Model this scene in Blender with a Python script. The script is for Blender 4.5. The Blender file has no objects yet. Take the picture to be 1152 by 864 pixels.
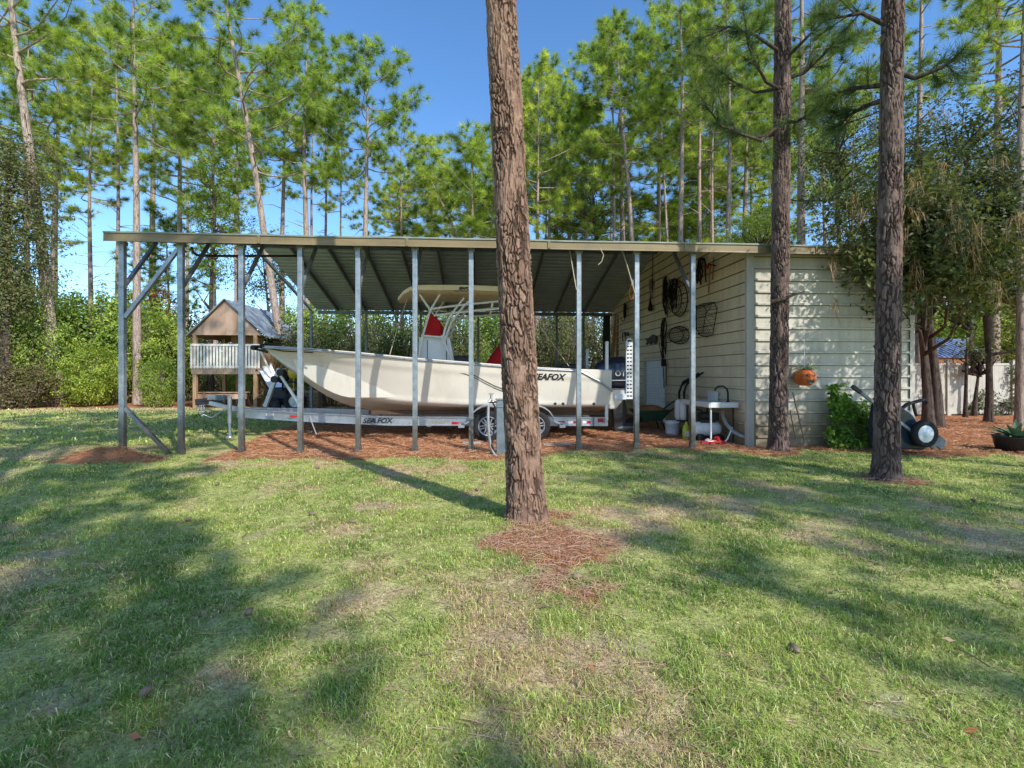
import bpy, bmesh, math, random
import numpy as np
from mathutils import Vector, Matrix, noise, kdtree
PI = math.pi
scene = bpy.context.scene
COL = bpy.data.collections.new('place')
scene.collection.children.link(COL)
# ------------------------------------------------------------------ camera and how the photo was surveyed
F = 544.0            # focal length in photo pixels (1152 wide)
HOR = 420.0          # horizon row
YAW = math.radians(4.0)
EYE = 1.6
_c, _s = math.cos(YAW), math.sin(YAW)
def ray(px, py):
    u = (px - 576.0) / F
    return Vector((u * _c + _s, -u * _s + _c, (HOR - py) / F))
def PY(px, py, Y):            # survey point on the vertical plane y = Y
    d = ray(px, py); t = Y / d.y
    return Vector((d.x * t, Y, EYE + d.z * t))
def PXW(px, py, X):           # survey point on the vertical plane x = X
    d = ray(px, py); t = X / d.x
    return Vector((X, d.y * t, EYE + d.z * t))
def PG(px, py):               # survey point on the ground
    d = ray(px, py); t = -EYE / d.z
    return Vector((d.x * t, d.y * t, 0.0))
# ------------------------------------------------------------------ world, sun, camera
SUN_EL = math.radians(38.0)
SUN_H = Vector((0.562, -0.827, 0.0)).normalized()
SUN_V = Vector((SUN_H.x * math.cos(SUN_EL), SUN_H.y * math.cos(SUN_EL), math.sin(SUN_EL)))
w = bpy.data.worlds.new('World'); scene.world = w; w.use_nodes = True
nt = w.node_tree
for n in list(nt.nodes): nt.nodes.remove(n)
sky = nt.nodes.new('ShaderNodeTexSky'); sky.sky_type = 'NISHITA'; sky.sun_disc = False
sky.sun_elevation = SUN_EL; sky.sun_rotation = math.atan2(SUN_V.x, SUN_V.y)
sky.altitude = 0.0; sky.air_density = 1.0; sky.dust_density = 0.35; sky.ozone_density = 4.5
hsv = nt.nodes.new('ShaderNodeHueSaturation'); hsv.inputs['Saturation'].default_value = 1.13; hsv.inputs['Value'].default_value = 1.75
bg = nt.nodes.new('ShaderNodeBackground'); bg.inputs['Strength'].default_value = 0.15
wo = nt.nodes.new('ShaderNodeOutputWorld')
nt.links.new(sky.outputs[0], hsv.inputs['Color']); nt.links.new(hsv.outputs[0], bg.inputs[0]); nt.links.new(bg.outputs[0], wo.inputs[0])
sl = bpy.data.lights.new('sun', 'SUN'); sl.energy = 5.0; sl.angle = math.radians(0.5); sl.color = (1.0, 0.965, 0.885)
so = bpy.data.objects.new('sun', sl); COL.objects.link(so)
so.rotation_euler = SUN_V.to_track_quat('Z', 'Y').to_euler(); so.location = (20, -30, 30)
cam = bpy.data.cameras.new('camera'); co = bpy.data.objects.new('camera', cam); COL.objects.link(co)
cam.sensor_width = 36.0; cam.lens = 36.0 * F / 1152.0; cam.shift_y = -(432.0 - HOR) / 1152.0
cam.clip_start = 0.05; cam.clip_end = 3000.0
co.location = (0, 0, EYE); co.rotation_euler = (PI / 2, 0, -YAW)
scene.camera = co
scene.view_settings.view_transform = 'Standard'; scene.view_settings.look = 'None'
scene.view_settings.exposure = 0.0; scene.view_settings.gamma = 1.0
scene.render.engine = 'CYCLES'
try:
    scene.cycles.use_denoising = True; scene.cycles.denoiser = 'OPENIMAGEDENOISE'
except Exception: pass
scene.cycles.max_bounces = 7; scene.cycles.diffuse_bounces = 4; scene.cycles.glossy_bounces = 3
scene.cycles.transmission_bounces = 3; scene.cycles.transparent_max_bounces = 4
scene.cycles.sample_clamp_indirect = 6.0
# ------------------------------------------------------------------ objects, things, parts
def setp(o, label=None, cat=None, group=None, kind=None):
    if label: o['label'] = label
    if cat: o['category'] = cat
    if group: o['group'] = group
    if kind: o['kind'] = kind
    return o
def thing(name, label, cat, loc=(0, 0, 0), group=None, rz=0.0):
    o = bpy.data.objects.new(name, None); COL.objects.link(o)
    o.location = loc; o.rotation_euler = (0, 0, rz); o.empty_display_size = 0.2
    return setp(o, label, cat, group)
def origin_of(p):
    v = Vector((0, 0, 0))
    while p is not None:
        v += Vector(p.location); p = p.parent
    return v
def copy_tree(o, parent=None):
    c = o.copy(); COL.objects.link(c)
    if parent is not None: c.parent = parent
    for ch in list(o.children): copy_tree(ch, c)
    return c
def link_mesh(name, me, mats, parent=None):
    o = bpy.data.objects.new(name, me)
    for m in (mats if isinstance(mats, (list, tuple)) else [mats]): me.materials.append(m)
    COL.objects.link(o)
    if parent is not None: o.parent = parent
    return o
class MB:
    """collects shapes, then links them as one mesh object"""
    def __init__(s): s.v = []; s.f = []; s.m = []; s.sm = []
    def add(s, vs, fs, mat=0, smooth=False):
        b = len(s.v); s.v += [tuple(p) for p in vs]
        for f in fs: s.f.append([b + i for i in f]); s.m.append(mat); s.sm.append(smooth)
        return s
    def box(s, a, b, mat=0):
        x0, x1 = sorted((a[0], b[0])); y0, y1 = sorted((a[1], b[1])); z0, z1 = sorted((a[2], b[2]))
        vs = [(x0,y0,z0),(x1,y0,z0),(x1,y1,z0),(x0,y1,z0),(x0,y0,z1),(x1,y0,z1),(x1,y1,z1),(x0,y1,z1)]
        return s.add(vs, [(0,3,2,1),(4,5,6,7),(0,1,5,4),(1,2,6,5),(2,3,7,6),(3,0,4,7)], mat)
    def bar(s, p, q, w, h, up=(0, 0, 1), mat=0):
        p = Vector(p); q = Vector(q); d = (q - p).normalized(); up = Vector(up)
        if abs(d.dot(up)) > 0.98: up = Vector((0, 1, 0)) if abs(d.y) < 0.9 else Vector((1, 0, 0))
        r = d.cross(up).normalized(); u = r.cross(d).normalized()
        r *= w / 2; u *= h / 2
        vs = [p-r-u, p+r-u, p+r+u, p-r+u, q-r-u, q+r-u, q+r+u, q-r+u]
        return s.add(vs, [(0,1,2,3),(7,6,5,4),(4,5,1,0),(5,6,2,1),(6,7,3,2),(7,4,0,3)], mat)
    def tube(s, pts, rad, n=8, mat=0, cap=True, smooth=True):
        pts = [Vector(p) for p in pts]; m = len(pts)
        rad = [rad] * m if not isinstance(rad, (list, tuple)) else rad
        vs = []; fs = []; t0 = (pts[1] - pts[0]).normalized()
        a = t0.orthogonal().normalized()
        for i, p in enumerate(pts):
            t = (pts[min(i+1, m-1)] - pts[max(i-1, 0)]).normalized()
            a = (a - t * a.dot(t))
            a = a.normalized() if a.length > 1e-6 else t.orthogonal().normalized()
            b = t.cross(a)
            for k in range(n):
                g = 2 * PI * k / n
                vs.append(p + (a * math.cos(g) + b * math.sin(g)) * rad[i])
        for i in range(m - 1):
            for k in range(n):
                k2 = (k + 1) % n
                fs.append((i*n+k, i*n+k2, (i+1)*n+k2, (i+1)*n+k))
        s.add(vs, fs, mat, smooth)
        if cap:
            s.add(vs[:n], [tuple(range(n))[::-1]], mat); s.add(vs[-n:], [tuple(range(n))], mat)
        return s
    def lathe(s, prof, c=(0, 0, 0), axis='z', n=20, mat=0, smooth=True, sx=1.0, sy=1.0, cap=True):
        c = Vector(c); vs = []; fs = []
        for r, h in prof:
            for k in range(n):
                g = 2 * PI * k / n; a, b = r * math.cos(g) * sx, r * math.sin(g) * sy
                vs.append(c + (Vector((a, b, h)) if axis == 'z' else Vector((a, h, b)) if axis == 'y' else Vector((h, a, b))))
        for i in range(len(prof) - 1):
            for k in range(n):
                k2 = (k + 1) % n; fs.append((i*n+k, i*n+k2, (i+1)*n+k2, (i+1)*n+k))
        s.add(vs, fs, mat, smooth)
        if cap and prof[0][0] > 1e-4: s.add(vs[:n], [tuple(range(n))[::-1]], mat)
        if cap and prof[-1][0] > 1e-4: s.add(vs[-n:], [tuple(range(n))], mat)
        return s
    def prism(s, poly, v, mat=0):
        """extrude a 3-D polygon by vector v"""
        v = Vector(v); p = [Vector(q) for q in poly]; n = len(p)
        vs = p + [q + v for q in p]
        fs = [tuple(range(n))[::-1], tuple(range(n, 2*n))] + [(i, (i+1) % n, (i+1) % n + n, i + n) for i in range(n)]
        return s.add(vs, fs, mat)
    def sheet(s, rows, mat=0, smooth=True, flip=False):
        """rows: list of equal-length point lists"""
        m = len(rows[0]); vs = [p for r in rows for p in r]; fs = []
        for i in range(len(rows) - 1):
            for k in range(m - 1):
                q = (i*m+k, i*m+k+1, (i+1)*m+k+1, (i+1)*m+k)
                fs.append(q[::-1] if flip else q)
        return s.add(vs, fs, mat, smooth)
    def text(s, body, size, M4, mat=0, shear=0.0, bold=0.0, spacing=1.0):
        cu = bpy.data.curves.new('t', 'FONT'); cu.body = body; cu.size = size; cu.shear = shear
        cu.align_x = 'CENTER'; cu.align_y = 'CENTER'; cu.offset = bold; cu.space_character = spacing; cu.resolution_u = 3
        o = bpy.data.objects.new('t', cu); COL.objects.link(o)
        dg = bpy.context.evaluated_depsgraph_get(); dg.update()
        me = o.evaluated_get(dg).to_mesh()
        s.add([M4 @ v.co for v in me.vertices], [tuple(p.vertices) for p in me.polygons], mat)
        o.evaluated_get(dg).to_mesh_clear(); bpy.data.objects.remove(o); bpy.data.curves.remove(cu)
        return s
    def build(s, name, mats, parent=None, label=None, cat=None, group=None, kind=None, bevel=0.0, base=True, recalc=True):
        V = np.array(s.v, dtype=np.float64).reshape(-1, 3)
        loc = Vector((0, 0, 0))
        if parent is not None: V = V - np.array(origin_of(parent))
        elif base:
            loc = Vector(((V[:,0].min()+V[:,0].max())/2, (V[:,1].min()+V[:,1].max())/2, V[:,2].min())); V = V - np.array(loc)
        me = bpy.data.meshes.new(name); me.from_pydata(V.tolist(), [], s.f); me.update()
        me.polygons.foreach_set('material_index', s.m); me.polygons.foreach_set('use_smooth', s.sm)
        if recalc:
            bm = bmesh.new(); bm.from_mesh(me); bmesh.ops.recalc_face_normals(bm, faces=bm.faces); bm.to_mesh(me); bm.free()
        o = link_mesh(name, me, mats, parent); o.location = loc
        if bevel > 0:
            md = o.modifiers.new('bevel', 'BEVEL'); md.width = bevel; md.segments = 2; md.limit_method = 'ANGLE'; md.angle_limit = math.radians(50)
        return setp(o, label, cat, group, kind)
def np_mesh(name, V, faces_list, mats, col=None, parent=None, smooth=False, attrs=None):
    """fast mesh: V (n,3); faces_list = list of (k,m) int arrays"""
    me = bpy.data.meshes.new(name); n = len(V)
    loops = np.concatenate([f.reshape(-1) for f in faces_list]).astype(np.int32)
    sizes = np.concatenate([np.full(len(f), f.shape[1], dtype=np.int32) for f in faces_list])
    starts = np.concatenate([[0], np.cumsum(sizes)[:-1]]).astype(np.int32)
    me.vertices.add(n); me.vertices.foreach_set('co', np.ascontiguousarray(V, dtype=np.float32).reshape(-1))
    me.loops.add(len(loops)); me.loops.foreach_set('vertex_index', loops)
    me.polygons.add(len(sizes)); me.polygons.foreach_set('loop_start', starts)
    try: me.polygons.foreach_set('loop_total', sizes)
    except Exception: pass
    me.polygons.foreach_set('use_smooth', np.full(len(sizes), smooth, dtype=bool))
    if col is not None:
        a = me.attributes.new('tint', 'FLOAT_COLOR', 'POINT')
        c4 = np.ones((n, 4), dtype=np.float32); c4[:, :3] = col; a.data.foreach_set('color', c4.reshape(-1))
    for k, val in (attrs or {}).items():
        a = me.attributes.new(k, 'FLOAT', 'POINT'); a.data.foreach_set('value', np.ascontiguousarray(val, dtype=np.float32))
    me.update(calc_edges=True); me.validate()
    return link_mesh(name, me, mats, parent)
# ------------------------------------------------------------------ materials
class NG:
    def __init__(s, name):
        s.m = bpy.data.materials.new(name); s.m.use_nodes = True; s.t = s.m.node_tree
        for n in list(s.t.nodes): s.t.nodes.remove(n)
        s.out = s.t.nodes.new('ShaderNodeOutputMaterial'); s.p = s.n('ShaderNodeBsdfPrincipled'); s.l(s.p.outputs[0], s.out.inputs[0])
    def n(s, t, **k):
        x = s.t.nodes.new(t)
        for a, b in k.items(): setattr(x, a, b)
        return x
    def l(s, a, b): s.t.links.new(a, b)
    def coord(s, stretch=(1, 1, 1), world=False):
        mp = s.n('ShaderNodeMapping'); mp.inputs['Scale'].default_value = stretch
        if world:
            g = s.n('ShaderNodeNewGeometry'); s.l(g.outputs['Position'], mp.inputs[0])
        else:
            t = s.n('ShaderNodeTexCoord'); s.l(t.outputs['Object'], mp.inputs[0])
        return mp.outputs[0]
    def noise(s, v, scale, detail=4, rough=0.55):
        x = s.n('ShaderNodeTexNoise'); x.inputs['Scale'].default_value = scale; x.inputs['Detail'].default_value = detail
        x.inputs['Roughness'].default_value = rough; s.l(v, x.inputs['Vector']); return x.outputs['Fac']
    def ramp(s, f, stops):
        r = s.n('ShaderNodeValToRGB'); e = r.color_ramp.elements
        while len(e) < len(stops): e.new(0.5)
        for el, (p, c) in zip(e, stops): el.position = p; el.color = (*c, 1) if len(c) == 3 else c
        s.l(f, r.inputs[0]); return r.outputs[0]
    def mix(s, f, a, b, mode='MIX'):
        x = s.n('ShaderNodeMix', data_type='RGBA', blend_type=mode)
        for sock, val in ((x.inputs[0], f), (x.inputs[6], a), (x.inputs[7], b)):
            if hasattr(val, 'links'): s.l(val, sock)
            elif isinstance(val, (int, float)): sock.default_value = val
            else: sock.default_value = (*val, 1)
        return x.outputs[2]
    def math(s, op, a, b=0.0):
        x = s.n('ShaderNodeMath', operation=op)
        for sock, val in zip(x.inputs, (a, b)):
            if hasattr(val, 'links'): s.l(val, sock)
            else: sock.default_value = val
        return x.outputs[0]
    def bump(s, h, strength=0.3, dist=0.02):
        b = s.n('ShaderNodeBump'); b.inputs['Strength'].default_value = strength; b.inputs['Distance'].default_value = dist
        s.l(h, b.inputs['Height']); s.l(b.outputs[0], s.p.inputs['Normal'])
    def attr(s, name, out='Fac'):
        a = s.n('ShaderNodeAttribute'); a.attribute_name = name; return a.outputs[out]
    def rnd(s):
        return s.n('ShaderNodeObjectInfo').outputs['Random']
    def set(s, rough=None, metal=None, spec=None, color=None):
        for k, v in (('Roughness', rough), ('Metallic', metal), ('Specular IOR Level', spec), ('Base Color', color)):
            if v is None: continue
            if hasattr(v, 'links'): s.l(v, s.p.inputs[k])
            else: s.p.inputs[k].default_value = (*v, 1) if k == 'Base Color' else v
        return s
def paint(name, c1, c2=None, scale=3.0, rough=0.55, metal=0.0, spec=0.4, bump=0.0, bscale=60, stretch=(1, 1, 1), lo=0.35, hi=0.7, dirt=0.0, splash=False):
    g = NG(name); v = g.coord(stretch)
    c2 = c2 or tuple(x * 0.78 for x in c1)
    f = g.noise(v, scale, 6, 0.6)
    col = g.ramp(f, [(lo, c2), (hi, c1)])
    if dirt:
        f2 = g.noise(g.coord((1, 1, 0.35)), 2.3, 8, 0.7)
        col = g.mix(g.math('MULTIPLY', g.ramp(f2, [(0.5, (0, 0, 0)), (0.75, (1, 1, 1))]), dirt), col, (0.10, 0.085, 0.06))
    g.set(color=col, rough=g.ramp(g.noise(v, scale * 4, 3), [(0.3, (max(rough-.12, .05),)*3), (0.7, (min(rough+.1, 1),)*3)]), metal=metal, spec=spec)
    if splash:      # rain splash and grime near the ground, streaks below
        sx = g.n('ShaderNodeSeparateXYZ'); g.l(g.coord(), sx.inputs[0])
        hgt = g.math('ADD', sx.outputs[2], g.math('MULTIPLY', g.noise(g.coord((1, 1, .4)), 3.5, 6, .7), -.9))
        col = g.mix(1.0, col, g.ramp(hgt, [(0.0, (0.52, 0.45, 0.36)), (0.55, (1, 1, 1))]), 'MULTIPLY')
        st_ = g.ramp(g.noise(g.coord((5, 5, .25)), 2.2, 5, .6), [(0.40, (0.86, 0.84, 0.80)), (0.66, (1, 1, 1))]); col = g.mix(0.8, col, st_, 'MULTIPLY'); g.set(color=col)
    if bump: g.bump(g.noise(v, bscale, 4), bump, 0.01)
    return g.m
def leafmat(name, dark, light, trans=0.35, rough=0.5, spec=0.3, dead=None):
    g = NG(name)
    t = g.attr('tint', 'Color')
    col = g.mix(1.0, t, g.ramp(g.rnd(), [(0.0, (0.78, 0.85, 0.72)), (0.5, (1, 1, 1)), (1.0, (1.18, 1.1, 0.95))]), 'MULTIPLY')
    g.set(color=col, rough=rough, spec=spec)
    tr = g.n('ShaderNodeBsdfTranslucent'); g.l(g.mix(1.0, col, (1.25, 1.3, 0.7), 'MULTIPLY'), tr.inputs[0])
    mx = g.n('ShaderNodeMixShader'); mx.inputs[0].default_value = trans
    g.l(g.p.outputs[0], mx.inputs[1]); g.l(tr.outputs[0], mx.inputs[2]); g.l(mx.outputs[0], g.out.inputs[0])
    return g.m
def barkmat(name, plate=(0.30, 0.215, 0.17), plate2=(0.19, 0.13, 0.105), crack=(0.035, 0.024, 0.02), scale=9.0, flat=0.32, use_attr=False, burn=False):
    g = NG(name)
    v = g.coord((1, 1, flat))
    wob = g.n('ShaderNodeTexNoise'); wob.inputs['Scale'].default_value = 5.0; g.l(v, wob.inputs['Vector'])
    add = g.n('ShaderNodeVectorMath', operation='MULTIPLY_ADD'); g.l(wob.outputs['Color'], add.inputs[0])
    add.inputs[1].default_value = (0.12, 0.12, 0.12); g.l(v, add.inputs[2])
    vo = g.n('ShaderNodeTexVoronoi', feature='DISTANCE_TO_EDGE'); vo.inputs['Scale'].default_value = scale; g.l(add.outputs[0], vo.inputs['Vector'])
    v2 = g.n('ShaderNodeTexVoronoi'); v2.inputs['Scale'].default_value = scale; g.l(add.outputs[0], v2.inputs['Vector'])
    fine = g.noise(g.coord((1, 1, 0.4)), 45, 6, 0.65)
    if not use_attr:
        nz = g.noise(g.coord((1, 1, 0.13)), scale*1.9, 9, 0.72); nz2 = g.noise(g.coord((1, 1, 0.5)), scale*2.2, 5, 0.6)
        edge = g.ramp(g.math('ADD', g.math('MULTIPLY', nz, 0.72), g.math('MULTIPLY', nz2, 0.28)), [(0.38, (0, 0, 0)), (0.52, (1, 1, 1))]); cid = nz2
    else:
        edge = g.attr('crack'); cid = g.attr('plate')
    col = g.mix(g.ramp(cid, [(0.1, (0, 0, 0)), (0.9, (1, 1, 1))]), plate2, plate)
    col = g.mix(g.ramp(fine, [(0.35, (0, 0, 0)), (0.7, (0.8, 0.8, 0.8))]), col, g.mix(1.0, col, (0.55, 0.50, 0.50), 'MULTIPLY'))
    col = g.mix(edge, crack, col)
    if burn:   # the soot-dark foot of the trunk
        sx = g.n('ShaderNodeSeparateXYZ'); g.l(g.coord(), sx.inputs[0])
        h = g.math('ADD', sx.outputs[2], g.math('MULTIPLY', g.noise(g.coord(), 1.7), 0.8))
        col = g.mix(g.ramp(g.math('MULTIPLY', h, 0.3), [(0.50, (0.30, 0.27, 0.27)), (0.62, (1, 1, 1))]), (0, 0, 0), col, 'MIX') if False else \
              g.mix(1.0, col, g.ramp(g.math('MULTIPLY', h, 0.3), [(0.46, (0.36, 0.32, 0.32)), (0.60, (1, 1, 1))]), 'MULTIPLY')
    g.set(color=col, rough=0.88, spec=0.2)
    hgt = g.math('ADD', g.math('MULTIPLY', edge, 1.0), g.math('MULTIPLY', fine, 0.6))
    g.bump(hgt, 0.8, 0.02)
    return g.m
MT = {}
MT['galv'] = paint('galvanised_steel', (0.42, 0.46, 0.50), (0.25, 0.29, 0.33), 9, 0.42, 0.55, 0.5, dirt=0.4, splash=True)
MT['frame'] = paint('frame_steel', (0.25, 0.275, 0.30), (0.15, 0.17, 0.185), 6, 0.5, 0.4, 0.4, dirt=0.4)
MT['roofin'] = paint('roof_sheet', (0.56, 0.61, 0.67), (0.47, 0.52, 0.57), 2.2, 0.5, 0.25, 0.4, dirt=0.25)
MT['roofout'] = paint('roof_top', (0.30, 0.34, 0.29), (0.2, 0.23, 0.18), 3, 0.6, 0.1, 0.3, dirt=0.5)
MT['fascia'] = paint('fascia_tan', (0.27, 0.20, 0.10), (0.19, 0.14, 0.07), 2.0, 0.55, 0.0, 0.4, stretch=(0.4, 1, 3), dirt=0.45)
MT['siding'] = paint('siding_beige', (0.61, 0.575, 0.495), (0.52, 0.485, 0.41), 1.3, 0.5, 0.0, 0.4, dirt=0.35, splash=True)
MT['sidingbounce'] = paint('siding_bounce_tint', (0.82, 0.715, 0.53), (0.72, 0.625, 0.455), 1.3, 0.5, 0.0, 0.4, dirt=0.25, splash=True)  # same siding on the shaded side, bounced light painted into its colour
MT['ribshade'] = paint('siding_rib_shade', (0.20, 0.17, 0.125), (0.12, 0.10, 0.075), 4, 0.7)  # shade line below each rib, painted as a dark strip
MT['trim'] = paint('trim_beige', (0.56, 0.52, 0.45), (0.47, 0.43, 0.37), 2, 0.5, 0.0, 0.4, dirt=0.3)
MT['shutter'] = paint('shutter_white', (0.82, 0.86, 0.88), (0.74, 0.78, 0.81), 2, 0.45, 0.0, 0.4, dirt=0.2)
MT['gel'] = paint('gelcoat', (0.78, 0.72, 0.62), (0.68, 0.62, 0.53), 1.2, 0.16, 0.0, 0.6, lo=0.2, hi=0.8, dirt=0.16)
MT['cream'] = paint('cream_top', (0.86, 0.74, 0.48), (0.80, 0.68, 0.42), 1.5, 0.35, 0.0, 0.4)
MT['white'] = paint('white_plastic', (0.78, 0.79, 0.80), (0.68, 0.69, 0.70), 3, 0.4, 0.0, 0.4, dirt=0.12)
MT['whitemetal'] = paint('white_tube', (0.78, 0.77, 0.74), (0.68, 0.67, 0.64), 4, 0.3, 0.0, 0.5)
MT['alu'] = paint('trailer_alloy', (0.50, 0.53, 0.58), (0.38, 0.41, 0.46), 5, 0.38, 0.7, 0.5, dirt=0.3)
MT['rubber'] = paint('rubber', (0.028, 0.028, 0.03), (0.016, 0.016, 0.017), 8, 0.8, 0.0, 0.25, dirt=0.15)
MT['black'] = paint('black_plastic', (0.03, 0.031, 0.034), (0.018, 0.018, 0.02), 8, 0.5, 0.0, 0.35)
MT['rope'] = paint('dark_cord', (0.035, 0.032, 0.03), (0.02, 0.018, 0.017), 30, 0.9, 0.0, 0.1, bump=0.4, bscale=120)
MT['navy'] = paint('engine_navy', (0.052, 0.066, 0.10), (0.036, 0.046, 0.072), 2, 0.16, 0.3, 0.6)
MT['red'] = paint('red_canvas', (0.50, 0.018, 0.022), (0.38, 0.012, 0.016), 3, 0.8, 0.0, 0.2, bump=0.25, bscale=14)
MT['lampred'] = paint('lamp_red', (0.55, 0.02, 0.03), (0.4, 0.012, 0.02), 3, 0.2, 0.0, 0.6)
MT['orangestrap'] = paint('orange_cord', (0.65, 0.22, 0.05), (0.5, 0.16, 0.03), 20, 0.8)
MT['yellowrope'] = paint('pale_rope', (0.60, 0.52, 0.32), (0.45, 0.38, 0.22), 40, 0.9)
MT['wood'] = paint('weathered_wood', (0.36, 0.27, 0.19), (0.22, 0.16, 0.11), 3, 0.8, 0.0, 0.2, bump=0.3, bscale=30, stretch=(6, 6, 0.6))
MT['woodwarm'] = paint('warm_wood', (0.46, 0.30, 0.17), (0.30, 0.185, 0.10), 3, 0.75, 0.0, 0.2, bump=0.3, bscale=30, stretch=(5, 5, 0.5))
MT['woodgrey'] = paint('grey_plywood', (0.52, 0.36, 0.26), (0.33, 0.20, 0.135), 1.1, 0.85, 0.0, 0.2, bump=0.2, bscale=30, stretch=(1.5, 1, 0.35), dirt=0.5)
MT['woodred'] = paint('reddish_board', (0.34, 0.15, 0.075), (0.24, 0.10, 0.05), 4, 0.7, 0.0, 0.2, stretch=(5, 5, 0.6))
MT['picket'] = paint('picket_white', (0.72, 0.70, 0.64), (0.58, 0.55, 0.49), 6, 0.7, dirt=0.3)
MT['tin'] = paint('tin_roof', (0.40, 0.44, 0.49), (0.27, 0.30, 0.34), 2.5, 0.42, 0.6, 0.4, dirt=0.45)
MT['bluetin'] = paint('blue_tin', (0.36, 0.42, 0.58), (0.27, 0.32, 0.46), 2.5, 0.4, 0.4, 0.4, dirt=0.15)
MT['vinyl'] = paint('fence_vinyl', (0.58, 0.55, 0.48), (0.46, 0.43, 0.37), 1.2, 0.5, dirt=0.25)
MT['pot'] = paint('pot_black', (0.025, 0.026, 0.028), (0.015, 0.015, 0.016), 5, 0.45)
MT['green'] = paint('barrow_green', (0.035, 0.085, 0.045), (0.02, 0.05, 0.028), 5, 0.5, dirt=0.3)
MT['yellow'] = paint('yellow_paint', (0.72, 0.50, 0.05), (0.58, 0.38, 0.03), 5, 0.45, dirt=0.2)
MT['lime'] = paint('lime_bottle', (0.62, 0.64, 0.08), (0.5, 0.52, 0.05), 5, 0.4)
MT['bucketwhite'] = paint('bucket_white', (0.74, 0.76, 0.80), (0.64, 0.66, 0.70), 5, 0.4, dirt=0.1)
MT['bluegrey'] = paint('bluegrey_metal', (0.21, 0.25, 0.285), (0.13, 0.16, 0.185), 5, 0.5, 0.3, dirt=0.3)
MT['hose'] = paint('hose_grey', (0.34, 0.35, 0.36), (0.25, 0.26, 0.27), 10, 0.6)
MT['pumpkin'] = paint('pumpkin_orange', (0.66, 0.17, 0.03), (0.52, 0.11, 0.02), 4, 0.45)
MT['ink'] = paint('ink_black', (0.02, 0.02, 0.022), None, 5, 0.4)
MT['gold'] = paint('ink_gold', (0.28, 0.24, 0.13), None, 5, 0.4)
MT['ltgrey'] = paint('ink_grey', (0.55, 0.58, 0.62), None, 5, 0.4)
MT['concrete'] = paint('pale_concrete', (0.42, 0.40, 0.36), (0.30, 0.28, 0.25), 5, 0.9, bump=0.3)
MT['bunk'] = paint('bunk_carpet', (0.13, 0.075, 0.04), (0.09, 0.05, 0.028), 20, 0.95)
# ------------------------------------------------------------------ ground
rng = np.random.default_rng(7)
_lat = rng.random((256, 256)).astype(np.float32)
def vnoise(x, y):
    x = np.asarray(x, dtype=np.float64); y = np.asarray(y, dtype=np.float64)
    xi = np.floor(x).astype(int); yi = np.floor(y).astype(int); fx = x - xi; fy = y - yi
    fx = fx*fx*(3-2*fx); fy = fy*fy*(3-2*fy)
    g = lambda a, b: _lat[a & 255, b & 255]
    return (g(xi,yi)*(1-fx)+g(xi+1,yi)*fx)*(1-fy) + (g(xi,yi+1)*(1-fx)+g(xi+1,yi+1)*fx)*fy
def fbm(x, y, o=4):
    s = 0; a = 0.5; t = 0
    for i in range(o):
        s = s + a * vnoise(x * 2**i + 17.3*i, y * 2**i + 9.1*i); t += a; a *= 0.5
    return s / t
def sm(a, b, x):
    t = np.clip((x - a) / (b - a), 0, 1); return t*t*(3-2*t)
MOUND = PG(122, 521)
BX = [-30, -6.2, -5.5, -5.0, -3.5, -2.0, 0.0, 1.0, 2.0, 4.0, 5.8, 7.0, 8.2, 9.5, 12, 40]
BY = [23.5, 23.5, 13.0, 9.35, 9.2, 9.1, 8.95, 9.05, 9.8, 10.0, 9.95, 9.45, 8.9, 8.5, 9.0, 10.5]
def straw_at(x, y):
    n = (fbm(x*1.3, y*1.3) - 0.5); n2 = (fbm(x*4.1+40, y*4.1) - 0.5)
    b = np.interp(x, BX, BY) + n*1.1 + n2*0.5
    s = sm(-0.22, 0.22, y - b)
    e = ((x-0.72)/0.62)**2 + ((y-4.35)/1.0)**2 + n*1.6 + n2*2.0
    s = np.maximum(s, sm(1.35, 0.15, e) * 0.72)
    e = ((x-MOUND.x)/0.95)**2 + ((y-MOUND.y)/0.42)**2 + n2*0.8
    s = np.maximum(s, sm(1.2, 0.8, e))
    for tx, ty, r in ((6.2, 6.85, 0.5), (5.75, 9.45, 0.7)):
        s = np.maximum(s, sm(1.2, 0.5, np.sqrt((x-tx)**2+(y-ty)**2)/r + n2*0.8) * 0.9)
    return np.clip(s, 0, 1)
BARE = [(PG(412,573),0.36,0.30), (PG(70,785),0.30,0.16), (PG(650,537),0.8,0.3), (PG(232,692),0.16,0.2), (PG(590,705),0.2,0.2),
        (PG(830,560),0.35,0.25), (PG(960,575),0.5,0.22), (PG(300,600),0.2,0.2), (PG(985,790),0.22,0.12), (PG(690,720),0.25,0.15), (PG(1010,600),0.4,0.2)]
def bare_at(x, y):
    n = (fbm(x*3+5, y*3) - 0.5); b = np.zeros_like(np.asarray(x, dtype=float))
    for p, rx, ry in BARE:
        b = np.maximum(b, 0.62*sm(1.7, 0.1, ((x-p.x)/rx)**2 + ((y-p.y)/ry)**2 + n*3.0 + (fbm(x*14, y*14, 2)-.5)*2.2))
    return b
def dry_at(x, y):
    d = sm(0.49, 0.66, fbm(x*0.55+3, y*0.55+8, 3)*0.55 + fbm(x*2.2, y*2.2+70, 3)*0.45)
    d = d*(1-0.85*sm(10.5, 12, y)*sm(-4.5, -5.5, x))
    far = sm(20, 22.5, y) * sm(-5, -7, x)
    return np.clip(np.maximum(d, far*0.9), 0, 1)
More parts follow.
